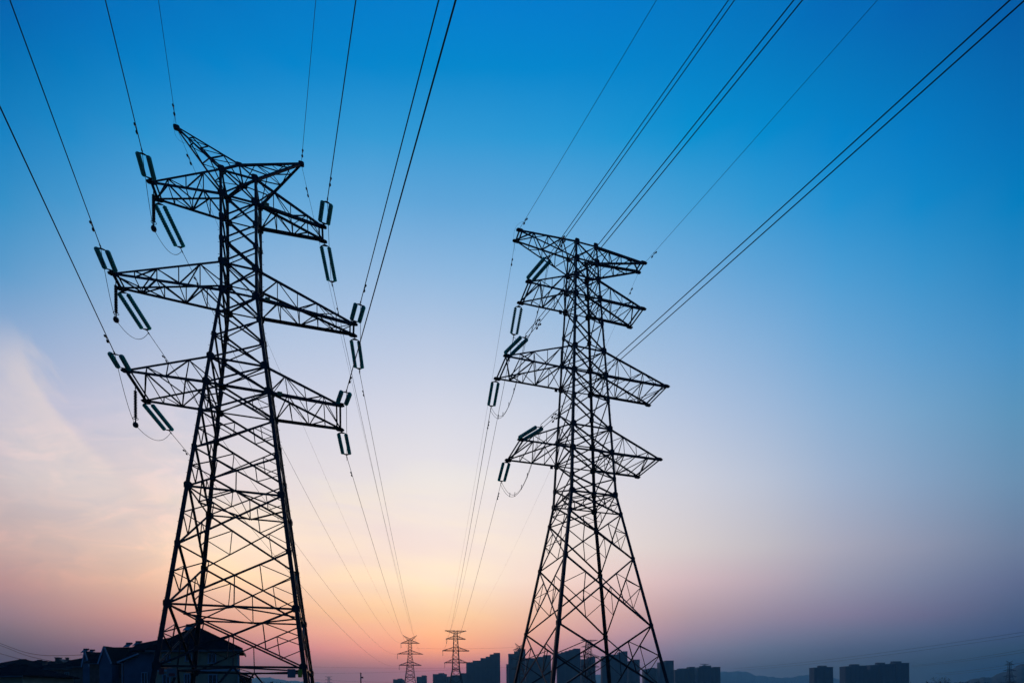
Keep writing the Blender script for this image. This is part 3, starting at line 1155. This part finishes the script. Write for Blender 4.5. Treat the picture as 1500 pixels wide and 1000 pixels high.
# -------------------------------------------------------------------- trees
def tree(px, py, D, width, label, kind="round", seed=1, dens=700, leaf=.22, group=None):
    rnd = random.Random(seed)
    top = at(px, py, D)
    Ht = top.z
    root = empty("tree", (top.x, D, 0))
    tag(root, label, "tree", group)
    tb = MB()
    tr = .035 * Ht * .5
    tb.tube([V((0, 0, 0)), V((.1, 0, Ht * .3)), V((.05, .1, Ht * .6)), V((0, 0, Ht * .9))], [tr, tr * .8, tr * .5, tr * .12], 8)
    tips = []
    nb = 46
    for i in range(nb):
        t = rnd.uniform(.38, .95)
        a = rnd.random() * 6.28
        if kind == "cone":
            l = width * .5 * (1 - t) * 1.5 + .1
            rise = .15
        else:
            l = width * .5 * math.sqrt(max(.05, 1 - ((t - .66) / .36) ** 2)) * rnd.uniform(.6, 1)
            rise = .45
        p0 = V((0, 0, Ht * (t - .1)))
        p1 = V((math.cos(a) * l * .5, math.sin(a) * l * .5, Ht * (t - .1) + l * rise * .7))
        p2 = V((math.cos(a) * l, math.sin(a) * l, min(Ht, Ht * (t - .1) + l * rise * 1.5)))
        tb.tube([p0, p1, p2], [tr * .25, tr * .15, .012], 4)
        tips += [p2, lerp(p1, p2, .5), p1]
        for _ in range(3):
            q = p2 + V((rnd.uniform(-1, 1), rnd.uniform(-1, 1), rnd.uniform(-.3, 1))) * width * .10
            tb.tube([lerp(p1, p2, .6), q], [tr * .08, .008], 3)
            tips.append(q)
    tb.build("trunk", 'bark', root)
    cb = MB()
    for _ in range(dens):
        c = rnd.choice(tips) + V((rnd.gauss(0, 1), rnd.gauss(0, 1), rnd.gauss(0, 1))) * width * .045
        u = V((rnd.gauss(0, 1), rnd.gauss(0, 1), rnd.gauss(0, 1))).normalized()
        w = u.orthogonal().normalized()
        s = leaf * rnd.uniform(.6, 1.3)
        cb.add([c - u * s * .5, c + w * s * .28, c + u * s * .5, c - w * s * .28], [(0, 1, 2, 3)])
    cb.build("crown", 'leaf', root)


tree(1377, 988, 150, 5.2, "round open-crowned dark tree low at right beside the wide apartment block", "round", 3, 900, .24)
tree(1357.5, 990, 150, 2.6, "small pointed dark tree left of the round open-crowned tree at right", "cone", 4, 700, .22)
tree(1334, 992, 160, 1.5, "slim pointed dark tree at the right edge of the widest apartment block", "cone", 5, 500, .2)
tree(398, 995.5, 85, 4.0, "dark bushy tree between the near left tower's legs, nearer the house", "round", 6, 1500, .22)
tree(415, 994.5, 90, 3.0, "dark bushy tree between the near left tower's legs, nearer the right leg", "round", 7, 1200, .22)
for i, (px, py, D, w) in enumerate(((1400, 999, 300, 9), (1424, 998, 330, 9), (1450, 998.5, 340, 9), (1477, 998, 330, 10))):
    tree(px, py, D, w, ("low dark tree just right of the round open-crowned tree", "low dark tree second from the round open-crowned tree", "low dark tree left of the tiny two-horned tower", "low dark tree at the foot of the tiny two-horned tower")[i], "round", 20 + i, 900, .6, "low trees along the bottom right")
for i, (px, py, s) in enumerate(((110, 957, .9), (117, 956, 1.3))):
    tree(px, py, 97, 1.1 * s, ("thin dark treetop above the long low house's right end", "fuller dark treetop left of the small pale-edged gable")[i], "cone", 30 + i, 500, .2)

# utility pole
p = at(528.5, 986, 260)
pole = empty("utility_pole", (p.x, 260, 0))
tag(pole, "slim dark utility pole on the pink horizon left of the distant two-horned tower", "utility pole")
mb = MB()
mb.tube([V((0, 0, 0)), V((0, 0, p.z))], [.38, .26], 8)
mb.build("pole", 'steel', pole)
mb = MB()
mb.tube([V((0, 0, p.z - .1)), V((0, 0, p.z + .25)), V((0, 0, p.z + .5))], [.3, .42, .2], 8)
mb.build("cap", 'fitting', pole)
mb = MB()
mb.box((.2, -.3, p.z - 2.3), (1.2, .3, p.z - 1.5))
mb.build("switch_box", 'fitting', pole)

# low local lines
LOW = [
    ((-60, 915), (0, 941.5), (60, 958.8), (150, 957), 90, "upper of the three thin wires dipping at the photo's left edge"),
    ((-60, 925), (0, 944.5), (45, 961), (110, 974), 95, "middle of the three thin wires dipping at the photo's left edge"),
    ((-60, 942), (0, 956.5), (35, 965.5), (100, 974), 100, "lowest of the three thin wires dipping at the photo's left edge"),
]
for *pp, D, lab in LOW:
    P = [at(x, y, D) for x, y in pp]
    pts = []
    for i in range(3):
        p0, p1, p2, p3 = P[max(i - 1, 0)], P[i], P[i + 1], P[min(i + 2, 3)]
        for k in range(8):
            t = k / 8
            pts.append(.5 * ((2 * p1) + (p2 - p0) * t + (2 * p0 - 5 * p1 + 4 * p2 - p3) * t * t + (3 * p1 - p0 - 3 * p2 + p3) * t ** 3))
    pts.append(P[3])
    wire("power_cable", pts, .036, lab, "power line", "thin wires at the left edge")
RIGHT = [
    ((1075, 978.5), (1500, 925), 300, 2.0, "topmost faint wire climbing to the photo's right edge"),
    ((1080, 981), (1500, 930), 300, 2.0, "second faint wire from the top climbing to the photo's right edge"),
    ((1335, 974), (1510, 949), 260, .8, "third faint wire from the top near the photo's right edge"),
    ((1335, 975.5), (1510, 953), 260, .8, "fourth faint wire from the top near the photo's right edge"),
    ((1370, 986), (1510, 968), 240, .6, "fifth faint wire from the top near the photo's right edge"),
    ((1375, 988), (1510, 972), 240, .6, "lowest faint wire near the photo's right edge"),
]
for a, b, D, sag, lab in RIGHT:
    wire("power_cable", span_path(at(*a, D * 1.6), at(*b, D * .8), sag, 40), .05, lab, "power line", "faint wires at the right")
MIDW = [
    ((455, 976), (790, 975.5), 420, 1.2, "upper faint wire crossing level behind the distant towers"),
    ((455, 985.5), (680, 979), 420, 1.0, "middle faint wire crossing level behind the distant towers"),
    ((455, 994), (600, 998), 380, .8, "lowest faint wire crossing level left of the distant two-horned tower"),
    ((610, 949), (765, 947), 420, .8, "faint wire crossing level above the stepped apartment block"),
]
for a, b, D, sag, lab in MIDW:
    wire("power_cable", span_path(at(*a, D), at(*b, D), sag, 40), .045, lab, "power line", "faint level wires in the distance")

# ---------------------------------------------------------------------- sky
ROWS = [0, 100, 200, 300, 400, 500, 600, 700, 800, 850, 900, 925, 950, 980, 1015]
COLS = [10, 110, 220, 330, 440, 550, 640, 720, 820, 920, 1015, 1120, 1230, 1350, 1490]
WT = [[(0.0000, 0.1269, 0.4365), (0.0000, 0.1787, 0.4881), (0.0076, 0.2339, 0.5675), (0.0373, 0.2962, 0.6087), (0.1197, 0.3573, 0.6441), (0.3288, 0.4556, 0.6893), (0.5378, 0.5425, 0.7027), (0.6860, 0.5841, 0.5919), (0.7245, 0.4921, 0.4307), (0.6441, 0.3566, 0.3195), (0.4426, 0.2514, 0.2666), (0.3068, 0.1832, 0.1953), (0.1924, 0.1118, 0.1168), (0.1253, 0.0189, 0.0000), (0.1178, 0.0071, 0.0000)],
      [(0.0000, 0.1491, 0.4882), (0.0000, 0.2010, 0.5355), (0.0120, 0.2647, 0.6075), (0.0647, 0.3311, 0.6482), (0.1812, 0.4123, 0.6862), (0.3865, 0.5039, 0.7209), (0.6026, 0.5979, 0.7305), (0.7698, 0.6552, 0.6499), (0.8575, 0.5992, 0.4952), (0.8340, 0.4903, 0.3761), (0.6503, 0.3258, 0.2806), (0.4960, 0.2517, 0.2324), (0.3319, 0.1530, 0.1703), (0.2821, 0.0887, 0.0308), (0.2565, 0.0730, 0.0199)],
      [(0.0000, 0.1706, 0.5287), (0.0000, 0.2244, 0.5873), (0.0205, 0.2988, 0.6459), (0.1048, 0.3740, 0.6966), (0.2639, 0.4760, 0.7330), (0.4560, 0.5578, 0.7548), (0.6806, 0.6648, 0.7676), (0.8581, 0.7267, 0.7013), (1.0132, 0.7202, 0.5670), (1.0523, 0.6429, 0.4269), (0.9087, 0.4102, 0.3039), (0.7334, 0.3152, 0.2637), (0.5117, 0.2008, 0.2331), (0.5021, 0.1632, 0.1575), (0.4472, 0.1424, 0.1426)],
      [(0.0000, 0.1848, 0.5495), (0.0000, 0.2373, 0.6083), (0.0275, 0.3113, 0.6641), (0.1269, 0.3956, 0.7174), (0.2969, 0.5044, 0.7567), (0.4838, 0.5923, 0.7808), (0.6912, 0.6900, 0.7988), (0.9199, 0.8100, 0.8001), (1.1395, 0.8687, 0.6687), (1.2140, 0.8071, 0.5471), (1.1392, 0.5596, 0.3581), (0.9836, 0.4249, 0.3030), (0.7951, 0.2834, 0.2704), (0.5386, 0.1967, 0.1726), (0.4692, 0.1685, 0.1608)],
      [(0.0000, 0.1991, 0.5795), (0.0000, 0.2442, 0.6250), (0.0318, 0.3291, 0.6840), (0.1432, 0.4182, 0.7314), (0.3156, 0.5144, 0.7652), (0.5037, 0.6107, 0.8042), (0.7111, 0.7136, 0.8270), (0.9131, 0.8217, 0.8088), (1.1362, 0.8763, 0.7147), (1.2545, 0.8504, 0.5738), (1.2250, 0.6369, 0.3665), (1.2442, 0.5282, 0.3460), (1.0490, 0.3583, 0.3145), (0.5463, 0.2062, 0.1704), (0.4663, 0.1720, 0.1593)],
      [(0.0000, 0.2080, 0.6054), (0.0000, 0.2492, 0.6304), (0.0337, 0.3353, 0.6903), (0.1407, 0.4184, 0.7359), (0.3131, 0.5147, 0.7735), (0.5199, 0.6218, 0.8105), (0.7377, 0.7399, 0.8458), (0.9255, 0.8452, 0.8308), (1.1455, 0.8996, 0.7568), (1.2688, 0.9249, 0.6347), (1.3178, 0.7434, 0.3839), (1.4335, 0.6444, 0.3419), (1.4109, 0.4798, 0.2857), (0.7318, 0.2318, 0.2044), (0.5977, 0.1910, 0.1912)],
      [(0.0000, 0.2140, 0.6198), (0.0000, 0.2531, 0.6259), (0.0319, 0.3314, 0.6907), (0.1238, 0.3985, 0.7245), (0.2936, 0.5093, 0.7772), (0.5234, 0.6254, 0.8108), (0.7452, 0.7539, 0.8512), (0.9442, 0.8730, 0.8646), (1.1637, 0.9399, 0.7882), (1.3026, 1.0053, 0.7149), (1.3654, 0.8269, 0.4212), (1.5341, 0.7199, 0.3115), (1.6646, 0.5780, 0.2320), (0.9439, 0.2481, 0.2300), (0.7481, 0.2034, 0.2141)],
      [(0.0000, 0.2117, 0.6262), (0.0000, 0.2540, 0.6309), (0.0284, 0.3278, 0.6879), (0.1178, 0.3972, 0.7252), (0.2782, 0.5040, 0.7758), (0.4927, 0.6119, 0.8038), (0.7194, 0.7422, 0.8450), (0.9171, 0.8572, 0.8676), (1.1332, 0.9274, 0.7942), (1.2373, 0.9557, 0.7271), (1.2897, 0.7695, 0.4399), (1.3530, 0.6595, 0.3378), (1.3889, 0.5146, 0.2708), (0.8578, 0.2452, 0.2622), (0.6873, 0.2044, 0.2440)],
      [(0.0000, 0.2063, 0.6130), (0.0000, 0.2492, 0.6310), (0.0216, 0.3233, 0.6882), (0.1091, 0.3993, 0.7282), (0.2556, 0.4958, 0.7744), (0.4324, 0.5838, 0.7923), (0.6625, 0.7109, 0.8338), (0.8528, 0.8099, 0.8449), (1.0520, 0.8764, 0.7808), (1.1492, 0.8266, 0.6991), (1.0903, 0.6085, 0.4541), (1.0439, 0.5144, 0.4089), (0.8385, 0.3648, 0.3572), (0.5655, 0.2304, 0.2994), (0.4706, 0.1997, 0.2787)],
      [(0.0000, 0.2006, 0.5945), (0.0000, 0.2414, 0.6184), (0.0108, 0.3097, 0.6740), (0.0892, 0.3881, 0.7246), (0.2203, 0.4702, 0.7588), (0.3829, 0.5557, 0.7830), (0.5898, 0.6627, 0.8130), (0.7770, 0.7572, 0.8154), (0.9410, 0.8043, 0.7458), (0.9969, 0.7030, 0.6496), (0.8593, 0.5007, 0.4530), (0.7496, 0.4121, 0.4242), (0.5180, 0.2938, 0.3779), (0.3653, 0.1918, 0.2711), (0.3156, 0.1688, 0.2517)],
      [(0.0000, 0.1913, 0.5580), (0.0000, 0.2326, 0.6008), (0.0015, 0.2942, 0.6583), (0.0611, 0.3646, 0.7053), (0.1765, 0.4309, 0.7352), (0.3332, 0.5164, 0.7669), (0.5064, 0.6051, 0.7900), (0.6930, 0.7015, 0.7853), (0.8098, 0.7103, 0.6871), (0.8119, 0.5825, 0.5902), (0.5903, 0.3993, 0.4282), (0.4671, 0.3251, 0.3986), (0.3151, 0.2643, 0.3503), (0.1857, 0.1437, 0.1991), (0.1623, 0.1262, 0.1835)],
      [(0.0000, 0.1739, 0.5202), (0.0000, 0.2152, 0.5676), (0.0000, 0.2731, 0.6439), (0.0353, 0.3343, 0.6888), (0.1257, 0.3928, 0.7131), (0.2567, 0.4681, 0.7399), (0.4026, 0.5403, 0.7532), (0.5618, 0.6133, 0.7374), (0.6535, 0.5973, 0.6226), (0.6104, 0.4741, 0.5284), (0.4214, 0.3211, 0.4058), (0.2988, 0.2562, 0.3585), (0.1857, 0.2060, 0.2940), (0.1031, 0.1078, 0.1366), (0.0911, 0.0933, 0.1206)],
      [(0.0000, 0.1431, 0.4793), (0.0000, 0.1932, 0.5278), (0.0000, 0.2422, 0.6167), (0.0139, 0.2957, 0.6654), (0.0757, 0.3573, 0.6941), (0.1655, 0.4123, 0.7070), (0.2840, 0.4681, 0.7054), (0.3974, 0.5002, 0.6763), (0.4821, 0.4641, 0.5546), (0.3995, 0.3739, 0.4718), (0.3135, 0.2506, 0.3647), (0.2078, 0.2077, 0.3074), (0.1186, 0.1372, 0.2167), (0.0822, 0.0834, 0.0843), (0.0722, 0.0693, 0.0645)],
      [(0.0000, 0.1239, 0.4393), (0.0000, 0.1677, 0.4833), (0.0000, 0.2131, 0.5757), (0.0045, 0.2610, 0.6159), (0.0447, 0.3137, 0.6461), (0.1076, 0.3596, 0.6613), (0.1978, 0.4033, 0.6371), (0.2744, 0.4046, 0.5905), (0.3348, 0.3538, 0.4692), (0.2603, 0.2768, 0.3953), (0.2008, 0.1820, 0.2950), (0.1312, 0.1545, 0.2569), (0.0746, 0.1034, 0.1729), (0.0411, 0.0397, 0.0128), (0.0341, 0.0283, 0.0000)],
      [(0.0000, 0.1066, 0.3881), (0.0000, 0.1393, 0.4346), (0.0000, 0.1752, 0.4979), (0.0001, 0.2225, 0.5451), (0.0219, 0.2580, 0.5748), (0.0634, 0.3031, 0.5994), (0.1184, 0.3265, 0.5451), (0.1694, 0.3146, 0.4888), (0.1918, 0.2454, 0.3710), (0.1497, 0.1775, 0.3032), (0.0905, 0.1216, 0.2214), (0.0657, 0.0923, 0.1950), (0.0378, 0.0664, 0.1018), (0.0000, 0.0000, 0.0000), (0.0000, 0.0000, 0.0000)]]   #<WT
W = bpy.data.worlds.new("World")
SC.world = W
W.use_nodes = True
nt = W.node_tree
bg = nt.nodes["Background"]
tc = nt.nodes.new("ShaderNodeTexCoord")
sep = nt.nodes.new("ShaderNodeSeparateXYZ")
nt.links.new(tc.outputs["Generated"], sep.inputs[0])


def math_node(op, a, b=None, c=None):
    n = nt.nodes.new("ShaderNodeMath")
    n.operation = op
    for i, v in enumerate((a, b, c)):
        if v is None:
            continue
        if isinstance(v, (int, float)):
            n.inputs[i].default_value = v
        else:
            nt.links.new(v, n.inputs[i])
    return n.outputs[0]


def map_range(v, a, b, c=0.0, d=1.0, smooth=False):
    n = nt.nodes.new("ShaderNodeMapRange")
    n.interpolation_type = 'SMOOTHSTEP' if smooth else 'LINEAR'
    n.clamp = True
    nt.links.new(v, n.inputs["Value"])
    for k, x in zip(("From Min", "From Max", "To Min", "To Max"), (a, b, c, d)):
        n.inputs[k].default_value = x
    return n.outputs["Result"]


def mix(f, a, b):
    n = nt.nodes.new("ShaderNodeMix")
    n.data_type = 'RGBA'
    if isinstance(f, (int, float)):
        n.inputs[0].default_value = f
    else:
        nt.links.new(f, n.inputs[0])
    for sock, v in ((n.inputs[6], a), (n.inputs[7], b)):
        if isinstance(v, tuple):
            sock.default_value = (*v, 1)
        else:
            nt.links.new(v, sock)
    return n.outputs[2]


elev = math_node('ARCSINE', sep.outputs["Z"])
az = math_node('ARCTAN2', sep.outputs["X"], sep.outputs["Y"])
EMAX = math.radians(56)
fac = map_range(elev, 0.0, EMAX)
prev = None
prev_az = None
for ci, x in enumerate(COLS):
    a = math.atan((x - 750) / FPX)
    r = nt.nodes.new("ShaderNodeValToRGB")
    r.color_ramp.interpolation = 'LINEAR'
    st = []
    for j, y in enumerate(ROWS):
        p = at(x, y, 1.0) - V((0, 0, H0))
        e = math.atan2(p.z, math.hypot(p.x, p.y))
        st.append((max(0, min(1, e / EMAX)), WT[ci][j]))
    st.sort(key=lambda s: s[0])
    els = r.color_ramp.elements
    while len(els) < len(st):
        els.new(.5)
    for el, (pos, c) in zip(els, st):
        el.position = pos
    for el, (pos, c) in zip(els, st):
        el.color = (*c, 1)
    nt.links.new(fac, r.inputs["Fac"])
    if prev is None:
        prev = r.outputs["Color"]
    else:
        prev = mix(map_range(az, prev_az, a), prev, r.outputs["Color"])
    prev_az = a
# a soft plume of thin cloud in the left of the sky
cu = math_node('DIVIDE', sep.outputs["X"], math_node('MAXIMUM', sep.outputs["Y"], .05))
cv = math_node('DIVIDE', sep.outputs["Z"], math_node('MAXIMUM', sep.outputs["Y"], .05))
comb = nt.nodes.new("ShaderNodeCombineXYZ")
nt.links.new(math_node('ADD', cu, math_node('MULTIPLY', cv, .75)), comb.inputs[0])
nt.links.new(math_node('MULTIPLY', cv, .55), comb.inputs[1])
nz = nt.nodes.new("ShaderNodeTexNoise")
nz.inputs["Scale"].default_value = 9.0
nz.inputs["Detail"].default_value = 6
nz.inputs["Roughness"].default_value = .55
nz.inputs["Distortion"].default_value = .4
nt.links.new(comb.outputs[0], nz.inputs["Vector"])
edge = math_node('MULTIPLY', math_node('SUBTRACT', math_node('SUBTRACT', .682, math_node('MULTIPLY', math_node('ADD', cu, .925), 1.60)), cv), .5)
edge = math_node('ADD', edge, math_node('MULTIPLY', math_node('SUBTRACT', nz.outputs["Fac"], .5), .26))
wisp = math_node('MULTIPLY', map_range(edge, -.035, .035, 0, 1, True), map_range(edge, .20, .04, .25, 1, True))
zone = math_node('MULTIPLY', math_node('MULTIPLY', map_range(cu, -.62, -.80, 0, 1, True), map_range(cv, .30, .46, .0, 1, True)), map_range(cv, .76, .62, 0, 1, True))
front = map_range(sep.outputs["Y"], .1, .3, 0, 1, True)
prev = mix(math_node('MULTIPLY', math_node('MULTIPLY', wisp, math_node('MULTIPLY', zone, front)), .62), prev, lin((240, 224, 218)))


def tint(f, c, k):
    n = nt.nodes.new("ShaderNodeMix")
    n.data_type = 'RGBA'
    n.blend_type = 'MULTIPLY'
    nt.links.new(f, n.inputs[0])
    nt.links.new(c, n.inputs[6])
    n.inputs[7].default_value = (*k, 1)
    n.clamp_result = False
    return n.outputs[2]


# thin level streaks of cloud, low in the left half and over the sunset
comb2 = nt.nodes.new("ShaderNodeCombineXYZ")
nt.links.new(math_node('ADD', math_node('MULTIPLY', cu, 3.2), math_node('MULTIPLY', cv, 1.6)), comb2.inputs[0])
nt.links.new(math_node('ADD', math_node('MULTIPLY', cv, 15.0), math_node('MULTIPLY', cu, 1.8)), comb2.inputs[1])
nz2 = nt.nodes.new("ShaderNodeTexNoise")
nz2.inputs["Scale"].default_value = 1.3
nz2.inputs["Detail"].default_value = 5
nz2.inputs["Distortion"].default_value = .5
nt.links.new(comb2.outputs[0], nz2.inputs["Vector"])
streak = map_range(nz2.outputs["Fac"], .46, .66, 0, 1, True)
zone2 = math_node('MULTIPLY', math_node('MULTIPLY', map_range(cu, .12, -.10, 0, 1, True), math_node('MULTIPLY', front, map_range(cu, -.85, -.55, .25, 1, True))), math_node('MULTIPLY', map_range(cv, .10, .16, 0, 1, True), map_range(cv, .55, .34, 0, 1, True)))
prev = tint(math_node('MULTIPLY', streak, zone2), prev, (1.045, 1.04, .965))
gap = map_range(nz2.outputs["Fac"], .50, .30, 0, 1, True)
prev = tint(math_node('MULTIPLY', gap, zone2), prev, (.975, .965, 1.005))
# pink wisps across the lower left and a paler glow behind the left tower
comb3 = nt.nodes.new("ShaderNodeCombineXYZ")
nt.links.new(math_node('ADD', math_node('MULTIPLY', cu, 5.0), math_node('MULTIPLY', cv, 6.0)), comb3.inputs[0])
nt.links.new(math_node('SUBTRACT', math_node('MULTIPLY', cv, 13.0), math_node('MULTIPLY', cu, 1.5)), comb3.inputs[1])
nz3 = nt.nodes.new("ShaderNodeTexNoise")
nz3.inputs["Scale"].default_value = 1.5
nz3.inputs["Detail"].default_value = 6
nz3.inputs["Roughness"].default_value = .6
nz3.inputs["Distortion"].default_value = .8
nt.links.new(comb3.outputs[0], nz3.inputs["Vector"])
zone3 = math_node('MULTIPLY', math_node('MULTIPLY', map_range(cu, -.45, -.65, 0, 1, True), front), math_node('MULTIPLY', map_range(cv, .16, .28, 0, 1, True), map_range(cv, .66, .48, 0, 1, True)))
prev = tint(math_node('MULTIPLY', map_range(nz3.outputs["Fac"], .46, .68, 0, 1, True), zone3), prev, (1.13, 1.06, 1.03))
prev = tint(math_node('MULTIPLY', map_range(nz3.outputs["Fac"], .50, .30, 0, 1, True), zone3), prev, (.92, .95, .99))
gl = math_node('ADD', math_node('POWER', math_node('DIVIDE', math_node('ADD', cu, .545), .20), 2.0), math_node('POWER', math_node('DIVIDE', math_node('SUBTRACT', cv, .29), .10), 2.0))
prev = tint(math_node('MULTIPLY', map_range(gl, 1.0, 0.0, 0, 1, True), front), prev, (1.10, 1.08, 1.01))
# the half of the sky behind the camera is already night-blue
back = nt.nodes.new("ShaderNodeValToRGB")
back.color_ramp.elements[0].color = (*lin((38, 70, 108)), 1)
back.color_ramp.elements[1].color = (*lin((6, 66, 130)), 1)
nt.links.new(fac, back.inputs["Fac"])
behind = map_range(math_node('ABSOLUTE', az), .85, 1.7, 0, 1, True)
behind = math_node('MAXIMUM', behind, map_range(elev, 1.03, 1.3, 0, 1, True))
prev = mix(behind, prev, back.outputs["Color"])
nt.links.new(prev, bg.inputs["Color"])
bg.inputs["Strength"].default_value = 1.0

# the sun has just reached the horizon behind the towers: only a little warm light is left
sun = bpy.data.lights.new("sun", 'SUN')
sun.energy = .25
sun.angle = math.radians(.5)
sun.color = (1, .62, .38)
so = bpy.data.objects.new("sun", sun)
COL.objects.link(so)
saz, sel = math.atan((600 - 750) / FPX), math.radians(2.0)
sd = V((math.sin(saz) * math.cos(sel), math.cos(saz) * math.cos(sel), math.sin(sel)))
so.rotation_euler = sd.to_track_quat('Z', 'Y').to_euler()

# --------------------------------------------------------------------- haze
HAZE = 0.00022
if HAZE:
    mb = MB()
    mb.box((-5200, -400, -3), (5200, 4900, 255))
    m = bpy.data.materials.new("haze_air")
    m.use_nodes = True
    n = m.node_tree
    n.nodes.remove(n.nodes["Principled BSDF"])
    pv = n.nodes.new("ShaderNodeVolumePrincipled")
    pv.inputs["Color"].default_value = (.26, .70, 1.0, 1)
    pv.inputs["Anisotropy"].default_value = .4
    pv.inputs["Density"].default_value = HAZE
    n.links.new(pv.outputs["Volume"], n.nodes["Material Output"].inputs["Volume"])
    hz = mb.build("haze", m)
    tag(hz, kind="stuff")

SC.view_settings.view_transform = 'Standard'
SC.view_settings.look = 'None'
SC.view_settings.exposure = 0
SC.view_settings.gamma = 1
SC.cycles.max_bounces = 6
SC.cycles.volume_bounces = 0
SC.cycles.use_denoising = True
